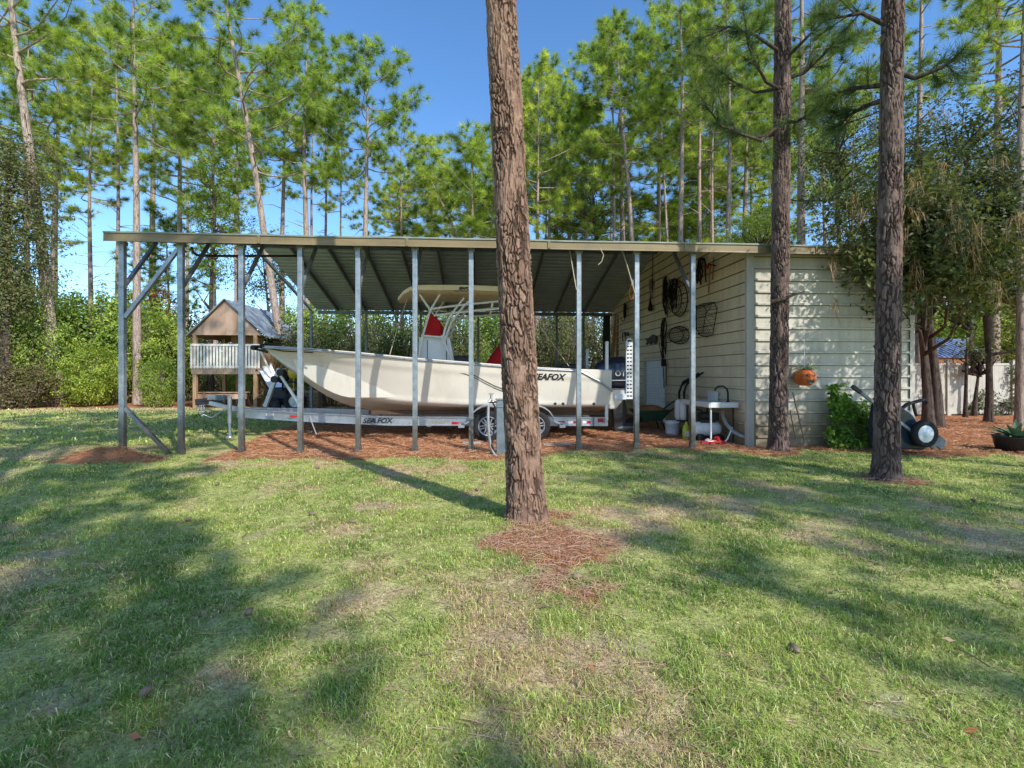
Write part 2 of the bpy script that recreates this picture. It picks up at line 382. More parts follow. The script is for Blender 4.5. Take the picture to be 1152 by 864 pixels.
def height_at(x, y):
    h = (fbm(x*0.8, y*0.8) - 0.5)*0.05 + (fbm(x*5, y*5+33) - 0.5)*0.03
    e = ((x-MOUND.x)/0.85)**2 + ((y-MOUND.y)/0.40)**2
    h = h + 0.27*np.exp(-e*1.2)*(0.7+0.7*fbm(x*5, y*5))
    s = straw_at(x, y)
    h = h + s*(fbm(x*3.1+9, y*3.1) - 0.45)*0.07
    h = h + 0.05*np.exp(-(((x-0.55)/0.6)**2+((y-5.1)/0.6)**2))
    return h * sm(60, 40, np.hypot(x, y))
def axis(vals):
    return np.unique(np.concatenate(vals))
gx = axis([np.arange(-10, 11.01, 0.085), np.arange(-30, -10, 0.5), np.arange(11.5, 30, 0.5), np.geomspace(30, 900, 24), -np.geomspace(30, 900, 24)])
gy = axis([np.arange(1.2, 12.0, 0.07), np.arange(12.0, 30, 0.3), np.arange(-10, 1.2, 0.6), np.geomspace(30, 900, 24), -np.geomspace(10.5, 300, 16)])
GX, GY = np.meshgrid(gx, gy)
V = np.stack([GX, GY, height_at(GX, GY)], -1).reshape(-1, 3)
nx, ny = len(gx), len(gy)
ii = (np.arange(ny-1)[:, None]*nx + np.arange(nx-1)[None, :]).reshape(-1)
Fq = np.stack([ii, ii+1, ii+nx+1, ii+nx], -1)
fx, fy = V[:, 0], V[:, 1]
g = NG('lawn_soil')
P = g.coord(world=True)
straw, bare, dry = g.attr('straw'), g.attr('bare'), g.attr('dry')
fine = g.noise(P, 42, 8, 0.8); mid = g.noise(P, 9, 6, 0.7); big = g.noise(P, 1.7, 4)
st = g.n('ShaderNodeMapping'); st.inputs['Scale'].default_value = (1, 0.28, 1); st.inputs['Rotation'].default_value = (0, 0, 0.6)
gp = g.n('ShaderNodeNewGeometry'); g.l(gp.outputs['Position'], st.inputs[0])
strand = g.noise(st.outputs[0], 70, 6, 0.75)
grass = g.mix(dry, g.ramp(mid, [(0.3, (0.30, 0.33, 0.085)), (0.7, (0.74, 0.75, 0.27))]), g.ramp(mid, [(0.3, (0.54, 0.38, 0.19)), (0.7, (0.95, 0.76, 0.46))]))
grass = g.mix(g.ramp(fine, [(0.38, (0.85,)*3), (0.52, (0,)*3)]), grass, (0.085, 0.068, 0.03))
strawc = g.mix(g.ramp(mid, [(0.32, (0,)*3), (0.68, (1,)*3)]), g.ramp(strand, [(0.32, (0.13, 0.05, 0.022)), (0.55, (0.48, 0.185, 0.075)), (0.75, (0.72, 0.36, 0.185))]),
               g.ramp(strand, [(0.32, (0.22, 0.09, 0.042)), (0.6, (0.58, 0.275, 0.14)), (0.8, (0.78, 0.48, 0.30))]))
barec = g.ramp(fine, [(0.3, (0.25, 0.19, 0.13)), (0.7, (0.56, 0.48, 0.37))])
edge = g.math('ADD', straw, g.math('MULTIPLY', g.math('SUBTRACT', mid, 0.5), 0.9))
col = g.mix(g.ramp(edge, [(0.35, (0,)*3), (0.62, (1,)*3)]), grass, strawc)
col = g.mix(g.ramp(g.math('ADD', bare, g.math('MULTIPLY', g.math('SUBTRACT', mid, 0.5), 0.8)), [(0.35, (0,)*3), (0.85, (1,)*3)]), col, barec)
# past the yard: woodland floor
g.set(color=col, rough=0.95, spec=0.1)
g.bump(g.math('ADD', g.math('MULTIPLY', strand, 0.7), fine), 0.7, 0.03)
ground = np_mesh('ground', V, [Fq], g.m, smooth=True, attrs={'straw': straw_at(fx, fy), 'bare': bare_at(fx, fy), 'dry': dry_at(fx, fy)})
setp(ground, 'patchy lawn with bare sandy spots and beds of rusty pine straw', kind='structure')
# ------------------------------------------------------------------ grass blades (nobody could count them)
def scatter(n, d0, d1, power, half, side_margin=1.0):
    """points in the wedge in front of the viewer, density ~ d^-power"""
    u = rng.random(n); k = 2 - power
    d = (d0**k + u*(d1**k - d0**k))**(1/k)
    a = (rng.random(n)*2-1)*half + YAW
    return np.stack([np.sin(a)*d/np.cos(a-YAW)*1.0, np.cos(a)*d/np.cos(a-YAW)], -1)
def blades(P2, hgt, wid, lean, tint):
    n = len(P2); z = height_at(P2[:,0], P2[:,1])
    base = np.stack([P2[:,0], P2[:,1], z-0.006], -1)
    a = rng.random(n)*2*PI; side = np.stack([np.cos(a), np.sin(a), np.zeros(n)], -1)*(wid/2)[:, None]
    b = a + PI/2 + rng.normal(0, 0.5, n); dr = np.stack([np.cos(b), np.sin(b), np.zeros(n)], -1)
    l1 = lean*0.35; mid = base + dr*(hgt*l1)[:, None] + np.array([0,0,1.0])*(hgt*0.58*np.sqrt(np.clip(1-l1**2*0.5, .1, 1)))[:, None]
    tip = base + dr*(hgt*lean)[:, None] + np.array([0,0,1.0])*(hgt*np.clip(1-0.55*lean**1.5, .05, 1))[:, None]
    V = np.stack([base-side, base+side, mid-side*0.8, mid+side*0.8, tip], 1).reshape(-1, 3)
    k = np.arange(n)*5
    Q = np.stack([k, k+1, k+3, k+2], -1); T = np.stack([k+2, k+3, k+4], -1)
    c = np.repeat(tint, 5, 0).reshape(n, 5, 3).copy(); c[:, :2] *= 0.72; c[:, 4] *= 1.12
    return V, Q, T, c.reshape(-1, 3)
def lawn(n, d0, d1, power, half, hmin, hmax, wk):
    P2 = scatter(n, d0, d1, power, half)
    x, y = P2[:,0], P2[:,1]
    s = straw_at(x, y); b = bare_at(x, y); dr = dry_at(x, y)
    clump = fbm(x*3.3, y*3.3+50, 3); tuft = fbm(x*9+3, y*9, 2)
    keep = (1-s)**1.6*(1-0.88*b)*(0.55+0.6*sm(0.35, 0.62, clump*0.6+tuft*0.4))*(1-0.45*dr)
    keep = np.maximum(keep, 0.05*(s > 0.5)*(y < 10.2))
    inside = (y > 9.9) & (x > -6.0) & (y < 22)
    keep[inside] = 0
    m = rng.random(n) < keep
    P2 = P2[m]; x, y = x[m], y[m]; dr = dr[m]; clump = clump[m]; tuft = tuft[m]; k = len(P2)
    d = np.hypot(x, y)
    h = (hmin + (hmax-hmin)*rng.random(k)**1.5)*(0.45+1.15*sm(0.3, 0.7, tuft*0.5+clump*0.5))
    wid = wk*np.maximum(d/3.0, 0.8)**0.55*(0.7+0.6*rng.random(k))
    lean = np.clip(rng.normal(0.82, 0.3, k), 0.1, 1.35)
    t = rng.random(k)
    g1 = np.array([0.18, 0.33, 0.05]); g2 = np.array([0.58, 0.68, 0.16]); g3 = np.array([0.84, 0.88, 0.38]); dd = np.array([0.92, 0.74, 0.42]); br = np.array([0.50, 0.33, 0.19])
    u = sm(0.25, 0.75, fbm(x*1.1+11, y*1.1, 3)*0.7 + rng.random(k)*0.3)[:, None]
    col = g1*(1-u) + g2*u
    col = np.where((t > 0.86)[:, None], g3, col)
    pd = 0.14 + 0.46*dr
    col = np.where((rng.random(k) < pd)[:, None], dd*(0.65+0.5*rng.random(k))[:, None], col)
    col = np.where((rng.random(k) < 0.05+0.08*dr)[:, None], br, col)
    dead = (col[:, 0] > col[:, 1])
    lean[dead] = np.clip(lean[dead]+0.45, 0, 1.5); h[dead] *= 0.9
    return blades(P2, h, wid, lean, col*(0.55+0.75*rng.random(k))[:, None])
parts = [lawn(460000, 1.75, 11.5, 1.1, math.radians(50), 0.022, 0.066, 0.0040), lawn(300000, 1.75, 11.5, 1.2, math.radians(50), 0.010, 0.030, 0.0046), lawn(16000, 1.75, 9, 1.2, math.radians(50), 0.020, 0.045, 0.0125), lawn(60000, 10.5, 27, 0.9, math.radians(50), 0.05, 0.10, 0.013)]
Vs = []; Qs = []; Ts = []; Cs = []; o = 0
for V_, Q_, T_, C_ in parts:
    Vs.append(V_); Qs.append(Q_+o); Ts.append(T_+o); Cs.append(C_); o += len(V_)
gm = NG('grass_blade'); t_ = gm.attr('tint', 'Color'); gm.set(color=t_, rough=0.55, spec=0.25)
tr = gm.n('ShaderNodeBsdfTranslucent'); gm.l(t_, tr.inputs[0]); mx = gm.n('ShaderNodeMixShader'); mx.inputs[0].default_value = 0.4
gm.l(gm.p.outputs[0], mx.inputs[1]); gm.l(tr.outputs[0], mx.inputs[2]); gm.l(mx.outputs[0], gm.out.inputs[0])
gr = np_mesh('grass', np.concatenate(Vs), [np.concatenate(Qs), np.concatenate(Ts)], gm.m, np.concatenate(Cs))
setp(gr, 'thin patchy lawn grass, green with dry straw coloured blades', kind='stuff')
# ------------------------------------------------------------------ fallen pine needles
def needles(n, d0, d1, half, ln, wd, want, y1=99):
    P2 = scatter(n, d0, d1, 0.9, half); x, y = P2[:,0], P2[:,1]
    s = straw_at(x, y); keep = want[0]*s + want[1]*(1-s)*(0.3+dry_at(x, y))
    keep *= (y < y1)
    m = rng.random(n) < keep; P2 = P2[m]; x, y = P2[:,0], P2[:,1]; k = len(P2)
    d = np.hypot(x, y); a = rng.random(k)*2*PI; L = ln*(0.5+rng.random(k)); W = wd*np.maximum(d/4, 0.8)**0.6
    dx = np.stack([np.cos(a), np.sin(a), rng.normal(0, 0.10, k)], -1)*L[:, None]/2
    sd = np.stack([-np.sin(a), np.cos(a), rng.normal(0, 0.4, k)], -1)*W[:, None]/2
    zz = height_at(x, y) + 0.008 + rng.random(k)*(0.012 + 0.03*s[m])
    c = np.stack([x, y, zz], -1); bend = np.stack([-np.sin(a), np.cos(a), np.zeros(k)], -1)*(rng.normal(0, .12, k)*L)[:, None]
    V = np.stack([c-dx-sd, c-dx+sd, c+bend+sd+[0,0,.006], c+bend-sd+[0,0,.006], c+dx+sd, c+dx-sd], 1).reshape(-1, 3)
    q = np.arange(k)*6
    Q = np.concatenate([np.stack([q, q+1, q+2, q+3], -1), np.stack([q+3, q+2, q+4, q+5], -1)])
    t = rng.random(k)[:, None]
    col = np.array([0.34, 0.135, 0.06])*(1-t) + np.array([0.76, 0.44, 0.26])*t
    pale = (y < 7.6)[:, None]; col = np.where(pale, col*0.55+np.array([0.52, 0.37, 0.28])*0.42, col)
    ing = (s[m] < 0.4)[:, None]; col = np.where(ing, col*0.6+np.array([0.22, 0.18, 0.12])*0.5, col)
    return V, Q, np.repeat(col, 6, 0)
Va, Qa, Ca = needles(330000, 2.0, 17, math.radians(50), 0.12, 0.0030, (0.75, 0.13))
nm = NG('dry_needle'); nm.set(color=nm.attr('tint', 'Color'), rough=0.7, spec=0.2)
ns = np_mesh('pine_straw', Va, [Qa], nm.m, Ca); setp(ns, 'rust coloured fallen pine needles lying in beds and over the lawn', kind='stuff')
# a few fallen leaves and twigs
k = 60; P2 = scatter(k, 2.0, 9, 0.8, math.radians(46)); z = height_at(P2[:,0], P2[:,1]) + 0.035
a = rng.random(k)*2*PI; L = 0.012+0.022*rng.random(k)
d1 = np.stack([np.cos(a), np.sin(a), rng.normal(0, .3, k)], -1)*L[:, None]; d2 = np.stack([-np.sin(a), np.cos(a), rng.normal(0, .3, k)], -1)*(L*0.5)[:, None]
c = np.stack([P2[:,0], P2[:,1], z], -1)
Vl = np.stack([c-d1, c-d2*0.9-d1*.1, c+d1, c+d2*0.9-d1*.1], 1).reshape(-1, 3); q = np.arange(k)*4
pal = np.array([[0.42, 0.20, 0.08], [0.30, 0.16, 0.08], [0.45, 0.33, 0.18], [0.40, 0.16, 0.07]])[rng.integers(0, 4, k)]
fl = np_mesh('fallen_leaves', Vl, [np.stack([q, q+1, q+2, q+3], -1)], nm.m, np.repeat(pal, 4, 0)); setp(fl, 'scattered dry brown fallen leaves on the lawn', kind='stuff')

# twigs and small cones dropped by the pines
mb = MB(); rr = random.Random(12); P2 = scatter(70, 2.2, 9.5, 0.8, math.radians(46)); zt_ = height_at(P2[:,0], P2[:,1])
for i in range(70):
    p = Vector((P2[i,0], P2[i,1], zt_[i]+.02)); a = rr.uniform(0, 6.28); d = Vector((math.cos(a), math.sin(a), rr.uniform(-.03, .08)))
    if i % 5 == 0: mb.lathe([(0, -.04), (.018, -.03), (.024, 0), (.016, .03), (0, .045)], p+Vector((0, 0, .01)), 'x' if i % 2 else 'y', 8)
    else:
        L = rr.uniform(.05, .22); mb.tube([p-d*L*.5, p+Vector((rr.gauss(0, .01), rr.gauss(0, .01), .012)), p+d*L*.5], [.005, .004, .002], 5)
mb.build('fallen_twigs', paint('twig_litter', (0.30, 0.22, 0.15), (0.14, 0.10, 0.07), 20, .9), None, 'small dry twigs and cones dropped on the lawn', None, None, 'stuff', base=False)
# ------------------------------------------------------------------ carport
YF = 10.0; YR = 15.4; YB = 20.8; PIT = 0.25; ZE = 4.16    # front posts, ridge, back eave; underside of the roof at the eave
def roof_z(y): return ZE + PIT*(min(y, 2*YR-y) - (YF-0.2))
XS = PY(843, 420, YF+0.1).x       # shed wall facing the carport
XE = PY(1026, 420, YF+0.1).x      # far end of the shed
carport = thing('carport', 'long open metal carport with steel posts sheltering the boat', 'carport', (0, YR, 0))
XL = PY(116, 276, YF-0.25).x
post_px = [138, 204, 272, 338, 403, 467, 530, 591, 651, 716, 779]
post_x = [PY(p, 420, YF).x for p in post_px]
for x in post_x:
    b = MB(); h = roof_z(YF) - 0.005
    b.box((x-.048, YF-.048, -.05), (x+.048, YF+.048, h)); b.box((x-.07, YF-.054, h-.10), (x+.07, YF+.054, h-.02)); b.box((x-.062, YF-.052, -.04), (x+.062, YF+.052, .13))
    for zb_ in (.06, h-.06, 3.28): b.lathe([(.012, -.056), (.010, -.066), (0, -.067)], (x, YF, zb_), 'y', 6)
    b.build('post', MT['galv'], carport, bevel=0.006)
for x in post_x:
    if x < 5.3:
        b = MB(); b.bar((x, YF+.03, 3.30), (x, YF+1.0, roof_z(YF+1.0)-.02), .06, .06); b.build('brace', MT['frame'], carport)
b = MB(); b.bar(PY(141, 357, YF), PY(200, 281, YF), .07, .07, (0, 1, 0)); b.build('brace', MT['galv'], carport)
b = MB(); b.bar(PY(141, 459, YF), PY(192, 512, YF), .07, .07, (0, 1, 0)); b.build('brace', MT['galv'], carport)
rear_x = post_x[0:1] + [post_x[2], post_x[4], PY(538, 400, YB).x, PY(590, 400, YB).x, PY(626, 400, YB).x, PY(656, 400, YB).x]
for x in rear_x:
    b = MB(); b.box((x-.045, YB-.1, -.05), (x+.045, YB-.01, roof_z(YB)-.02)); b.build('post', MT['frame'], carport)
XR = XE + 0.35
XLR = XL + 0.25
# roof sheets with ribs that run along the building
def roof_slope(y0, y1, xl, name):
    prof = []; n = 24; L = abs(y1-y0)
    b = MB(); rows_in = []; rows_out = []
    k = int(L/0.23); ys = []
    for i in range(k):
        f0 = i/k
        for df, dz in ((0, 0), (0.62, 0), (0.70, 0.038), (0.92, 0.038)):
            ys.append((f0 + df/k, dz))
    ys.append((1, 0))
    for f, dz in ys:
        y = y0 + (y1-y0)*f; z = roof_z(y) + 0.10
        rows_in.append([(xl, y, z+dz), (XR, y, z+dz)]); rows_out.append([(xl, y, z+dz+.004), (XR, y, z+dz+.004)])
    b.sheet(rows_in, 0, False); b.sheet(rows_out, 1, False)
    return b.build(name, [MT['roofin'], MT['roofout']], carport, recalc=False)
roof_slope(YF-0.22, YR-0.003, XL, 'roof_panel'); roof_slope(YB+0.12, YR+0.003, XL+.35, 'roof_panel')
b = MB(); b.prism([(XL, YR-.25, roof_z(YR-.25)+.13), (XL, YR, roof_z(YR)+.15), (XL, YR+.25, roof_z(YR-.25)+.13), (XL, YR, roof_z(YR)+.135)], (XR-XL, 0, 0)); b.build('ridge_cap', MT['roofout'], carport)
for i, x in enumerate(post_x):
    for y0, y1 in ((YF-.05, YR), (YB-.05, YR)):
        b = MB(); b.bar((x, y0, roof_z(y0)+.03), (x, y1, roof_z(y1)+.03), .07, .10); b.build('rafter', MT['frame'], carport)
b = MB(); b.bar((XLR, YR, roof_z(YR)-.04), (XS-.05, YR, roof_z(YR)-.04), .08, .08); b.build('ridge_beam', MT['frame'], carport)
b = MB(); b.bar((XLR+.2, YB-.05, ZE-.0), (XS-.05, YB-.05, ZE-.0), .09, .14); b.build('eave_beam', MT['frame'], carport)
b = MB(); b.bar((post_x[0]-.06, YF, roof_z(YF)+.045), (XS-.02, YF, roof_z(YF)+.045), .08, .085); b.build('eave_beam', MT['frame'], carport)
# fascia: folded trim with a drip lip, slightly sagging along its length
b = MB(); y = YF-.25; z0 = ZE-.035; z1 = ZE+.15; N = 40
rows = [[], [], [], [], []]
for i in range(N+1):
    x = XL + (XR-XL)*i/N; w_ = 0.004*math.sin(i*0.5)+0.003*math.sin(i*1.1)
    for r, (dy, z) in zip(rows, ((.03, z0+.01), (-.004, z0), (0, z0+.02), (.004, z1-.03), (-.012, z1+w_*.6))):
        r.append((x, y+dy, z+w_*.5))
b.sheet(rows, 0, False)
b.sheet([[(p[0], p[1], p[2]) for p in rows[4]], [(p[0], p[1]+.10, p[2]+.028) for p in rows[4]]], 1, False)
b.sheet([[(p[0], p[1]-.006, p[2]+.001) for p in rows[4]], [(p[0], p[1]-.007, p[2]-.028) for p in rows[4]]], 1, False)
for k in range(1, 6):        # lap joints and screws
    x = XL+(XR-XL)*k/6; b.box((x-.004, y-.016, z0+.01), (x+.05, y-.006, z1-.02), 0)
    for z in (z0+.04, z1-.05): b.lathe([(.009, -.018), (.007, -.023), (0, -.024)], (x+.022, y, z), 'y', 6, 1)
b.build('fascia', [MT['fascia'], MT['roofout']], carport, recalc=False)
b = MB(); p0 = PY(216, 279, YF+.2)
b.tube([p0, PY(217, 284, YF+.6), PY(222, 287, YF+.9), PY(236, 288, YF+1), PY(285, 288, YF+1), PY(336, 288, YF+1)], .028, 6); b.build('conduit', MT['black'], carport)
# strips of torn cord that hang from the fascia
def hang(name, pts, r, mat, label, cat='cord', group=None):
    b = MB(); b.tube(pts, r, 5); b.build(name, MT[mat], None, label, cat, group)
hang('rope_end', [PY(675, 279, YF-.3), PY(679, 287, YF-.31), PY(677, 294, YF-.31), PY(673, 298, YF-.3)], .008, 'yellowrope', 'frayed straw coloured cord end dangling from the tan fascia', 'cord')
hang('slanting_rope', [PY(641, 281, YF+.1), PY(643, 294, YF-.06), PY(647, 318, YF-.08), PY(648.5, 326, YF-.07)], .010, 'yellowrope', 'pale cord tied from the carport eave to the post right of the big pine', 'cord')
hang('slanting_rope', [PY(700, 281, YF+.1), PY(706, 300, YF-.02), PY(713, 325, YF-.07), PY(714.5, 330, YF-.07)], .010, 'yellowrope', 'pale cord slanting to the second post from the shed', 'cord')
b = MB(); p = [PY(x_, y_, YF+.2) for x_, y_ in ((711, 318), (708.6, 326), (708.5, 333), (710, 337), (712, 336), (713, 330), (712, 322))]
b.tube(p, .011, 6); b.build('rope_loop', MT['orangestrap'], None, 'small orange rope loop hanging beside a carport post', 'rope')
# ------------------------------------------------------------------ shed
shed = thing('metal_shed', 'beige ribbed metal shed closing the right end of the carport', 'shed', ((XS+XE)/2, YR, 0))
DY0, DY1 = PXW(726, 461, XS).y, PXW(749, 455, XS).y
DY0, DY1 = max(DY0, DY1), min(DY0, DY1); DZ = 2.06
RIB = 0.262
def wall_gable():
    b = MB(); zmax = roof_z(YR) + .09; n = int(zmax/RIB)+1
    def span(z):
        if z <= ZE+.09: return YF+.1, YB-.1
        d = (z-ZE-.09)/PIT; return YF+.1+max(d-.3, 0), YB-.1-max(d-.3, 0)
    def strip(z0, z1, dx0, dx1, mat=0):
        a0, a1 = span(z0); c0, c1 = span(z1)
        if c0 >= c1: c0 = c1 = YR
        segs = [(a0, a1, c0, c1)]
        if z1 <= DZ+.01: segs = [(a0, DY1, c0, DY1), (DY0, a1, DY0, c1)]
        for q0, q1, r0, r1 in segs:
            b.add([(XS-dx0, q0, z0), (XS-dx0, q1, z0), (XS-dx1, r1, z1), (XS-dx1, r0, z1)], [(0, 1, 2, 3)], mat)
    for i in range(n):
        z = i*RIB; zs = [z, z+.190, z+.204, z+.246, z+RIB]; dx = [0, 0, .04, .04, 0]
        if z < DZ < z+RIB:
            pass
        for k in range(4):
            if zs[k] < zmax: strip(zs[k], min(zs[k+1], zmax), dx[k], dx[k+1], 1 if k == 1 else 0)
    return b.build('side_wall', [MT['sidingbounce'], MT['ribshade']], shed, recalc=False)
def wall_front(y, x0, x1, name, sgn=-1, ztop=None):
    b = MB(); zmax = ztop or ZE+.06
    n = int(zmax/RIB)+1
    for i in range(n):
        z = i*RIB; zs = [z, z+.192, z+.204, z+.246, z+RIB]; dy = [0, 0, .038, .038, 0]
        for k in range(4):
            z0, z1 = zs[k], min(zs[k+1], zmax)
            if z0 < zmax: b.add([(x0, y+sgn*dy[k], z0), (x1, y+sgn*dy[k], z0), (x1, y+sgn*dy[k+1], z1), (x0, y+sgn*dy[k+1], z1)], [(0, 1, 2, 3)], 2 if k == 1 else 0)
        for j in range(int((x1-x0)/0.95)+1):     # screw heads
            sx = x0 + .3 + j*.95 + .02*math.sin(i*3.7+j)
            if sx < x1 and z+.10 < zmax: b.lathe([(0.0085, -.004*1), (0.007, .004), (0, .005)], (sx, y+sgn*.006, z+.10), 'y', 6, 1)
    return b.build(name, [MT['siding'], MT['frame'], MT['ribshade']], shed, recalc=False)
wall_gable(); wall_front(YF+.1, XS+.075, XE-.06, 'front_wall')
b = MB(); b.box((XE-.02, YF+.12, 0), (XE, YB-.1, ZE+.2)); b.build('side_wall', MT['siding'], shed)
b = MB(); b.box((XS, YB-.12, 0), (XE-.03, YB-.1, ZE+.05)); b.build('rear_wall', MT['siding'], shed)
b = MB(); b.box((XS-.075, YF+.06, -.02), (XS+.085, YF+.065, ZE+.09)); b.box((XS-.075, YF+.065, -.02), (XS-.07, YF+.15, ZE+.09)); b.build('corner_trim', MT['trim'], shed)
b = MB(); b.box((XE-.08, YF+.06, -.02), (XE+.03, YF+.066, ZE+.09)); b.box((XE+.024, YF+.066, -.02), (XE+.03, YF+.2, ZE+.09)); b.build('corner_trim', MT['trim'], shed)
# roll up door in the side wall
b = MB()
for i in range(26):
    z = i*(DZ/26); h = DZ/26
    b.add([(XS+.05, DY1, z), (XS+.05, DY0, z), (XS+.05, DY0, z+h*.62), (XS+.05, DY1, z+h*.62)], [(0, 1, 2, 3)])
    b.add([(XS+.05, DY1, z+h*.62), (XS+.05, DY0, z+h*.62), (XS+.025, DY0, z+h*.8), (XS+.025, DY1, z+h*.8)], [(0, 1, 2, 3)])
    b.add([(XS+.025, DY1, z+h*.8), (XS+.025, DY0, z+h*.8), (XS+.05, DY0, z+h), (XS+.05, DY1, z+h)], [(0, 1, 2, 3)])
door = b.build('shutter_door', MT['shutter'], shed, recalc=False)
b = MB()
for y0, y1 in ((DY1-.10, DY1-.001), (DY0+.001, DY0+.10)): b.box((XS-.036, y0, 0), (XS+.07, y1, DZ+.1))
b.box((XS-.037, DY1, DZ+.001), (XS+.07, DY0, DZ+.1)); b.build('door_frame', MT['trim'], shed)
# ------------------------------------------------------------------ things hung on the shed wall (surveyed on its plane)
WX = XS - .045
def on(px, py, off=0.0):
    p = PXW(px, py, WX); p.x -= off; return p
def wobble(a, bpt, n, amp, seed):
    r = random.Random(seed); return [a.lerp(bpt, i/n) + Vector((-abs(r.gauss(0, amp))*.6, r.gauss(0, amp), 0 if i in (0, n) else r.gauss(0, amp*.4))) for i in range(n+1)]
b = MB(); b.tube([on(705.5, 341, .02), on(705.5, 348, .03)], .012, 5); b.lathe([(.02, -.35), (.10, -.25), (.12, 0), (.09, .22), (.02, .3)], on(705.5, 349, .09), 'z', 10, sx=.5)
b.tube([on(705, 354, .06), on(704.5, 360, .07), on(703, 362, .09), on(701.8, 359, .11)], .016, 6); b.build('gaff_hook', MT['rope'], None, 'black hook on a short strap hung highest near the leaning boards', 'hook')
b = MB(); b.tube([on(735.3, 286, .02), on(735, 318, .03), on(734.6, 336, .04)], .014, 5); a = on(733.5, 320, .04)
b.box(a-Vector((.03, .10, .17)), a+Vector((.03, .10, .17)), 1)
b.lathe([(.012, .42), (.045, .1), (.13, -.22), (.05, -.26)], on(733.8, 341.5, .07), 'z', 10, sx=.6); b.build('hanging_brush', [MT['rope'], MT['wood']], None, 'long handled dark brush hanging bristles down below a small wooden block', 'brush')
def bundle(name, label, cat, x0, x1, y0, y1, n, seed, r=.014, mat='rope', off=.05):
    b = MB(); rd = random.Random(seed)
    top = on((x0+x1)/2, y0, .02); b.lathe([(.03, -.03), (.03, .03)], top, 'x', 8)
    for i in range(n):
        xa = rd.uniform(x0, x1); ya = rd.uniform(y0, y0+(y1-y0)*.12); ye = rd.uniform(y0+(y1-y0)*.55, y1)
        p = on(xa, ya, rd.uniform(.02, off)); q = on(xa+rd.uniform(-1, 1)*(x1-x0)*.3, ye, rd.uniform(.02, off))
        pts = wobble(p, q, 5, .02, seed*31+i); b.tube([top] + pts, r, 5)
        if rd.random() < .6:
            q2 = on(xa+rd.uniform(-1, 1)*(x1-x0)*.3, y0 + (ye-y0)*.2, .06); b.tube([pts[-1], (pts[-1]+q2)/2+Vector((-.05, .05, -.05)), q2], r*.8, 5)
    return b.build(name, MT[mat], None, label, cat)
bundle('rope_bundle', 'bundle of thin dark ropes hung full length on the shed wall', 'rope', 747.5, 752, 312, 357, 8, 5, .013)
bundle('harness', 'black strap harness hung against the wire hoop net', 'harness', 755, 764, 314, 350, 11, 8, .018, off=.1)
bundle('hanging_strap', 'dark straps hanging beside the roll up door', 'strap', 745.5, 751, 359, 405, 7, 11, .016)
b = MB(); pts = wobble(on(747.5, 398, .04), on(749, 436, .05), 6, .02, 3); b.tube(pts, .017, 5); b.box(on(746.8, 412, .09), on(750, 404, .02)); b.tube(wobble(on(751.5, 408, .03), on(751, 434, .04), 4, .015, 4), .022, 5, 1)
b.build('hanging_tool', [MT['rope'], MT['woodred']], None, 'dark tool with brown handle hanging just right of the roll up door', 'tool')
bundle('folded_chair', 'folded black strap frame hung high beside the red handled tongs', 'frame', 788, 794.5, 291, 321, 8, 15, .02, off=.1)
def ring_net(name, label, cat, pxs, mat, rim=.014, wire=.0045, nv=9, nh=7, depth=.12):
    """wire mesh between four or more surveyed corners"""
    b = MB(); P = [on(x_, y_, .06) for x_, y_ in pxs]; n = len(P)
    ctr = sum(P, Vector())/n
    b.tube(P+[P[0]], rim, 6, cap=False); P2 = [p.lerp(ctr, .18)-Vector((depth, 0, 0)) for p in P]; b.tube(P2+[P2[0]], rim*.8, 5, cap=False)
    y0 = min(p.y for p in P); y1 = max(p.y for p in P); z0 = min(p.z for p in P); z1 = max(p.z for p in P)
    def clip(fixed, val):
        c = []
        for i in range(n):
            p, q = P[i], P[(i+1) % n]; u, v_ = (p.y, q.y) if fixed == 'y' else (p.z, q.z)
            if (u-val)*(v_-val) < 0: c.append(p.lerp(q, (val-u)/(v_-u)))
        return c
    for i in range(1, nv):
        c = clip('y', y0+(y1-y0)*i/nv)
        if len(c) >= 2: b.tube([c[0], (c[0]+c[1])/2-Vector((depth, 0, 0)), c[1]], wire, 4, cap=False)
    for i in range(1, nh):
        c = clip('z', z0+(z1-z0)*i/nh)
        if len(c) >= 2: b.tube([c[0], (c[0]+c[1])/2-Vector((depth, 0, 0)), c[1]], wire, 4, cap=False)
    for i in range(n): b.tube([P[i], P2[i]], wire, 4)
    return b.build(name, MT[mat], None, label, cat)
ell = lambda cx, cy, rx, ry, n=18: [(cx+rx*math.cos(2*PI*i/n), cy+ry*math.sin(2*PI*i/n)) for i in range(n)]
ring_net('hoop_net', 'round wire hoop net hung under the roof behind the black harness', 'net', ell(766, 336, 10, 20), 'rope', .015, .005, 9, 9)
ring_net('wire_basket', 'flat oval wire basket hung low on the shed wall', 'basket', ell(766.5, 377, 11.5, 10), 'rope', .012, .006, 12, 8)
ring_net('wire_trap', 'large tapering wire mesh trap hung on the shed wall nearest the corner', 'trap', [(785.5, 346), (792, 342), (806, 340), (809.5, 347), (804.5, 377), (797, 379), (790, 377), (786, 371)], 'rope', .011, .0055, 13, 11, .22)
b = MB(); pl = [(726.8, 381.6), (728.5, 380.6), (730, 381.2), (731.5, 379.4), (733.5, 377.6), (735.5, 376.4), (737.5, 376.4), (739, 378), (739.6, 380.5), (739.2, 384), (738.4, 387), (737, 387), (736.8, 385.4), (734.6, 385.6), (734, 387.6), (732.4, 387.6), (732.4, 385.6), (730.6, 386), (729, 388), (727.6, 387.4), (728.6, 385), (729, 383.2)]
b.prism([on(x_, y_, .02) for x_, y_ in pl], (-.02, 0, 0)); b.build('metal_animal', MT['black'], None, 'small black metal animal silhouette fixed to the shed wall', 'wall decoration')
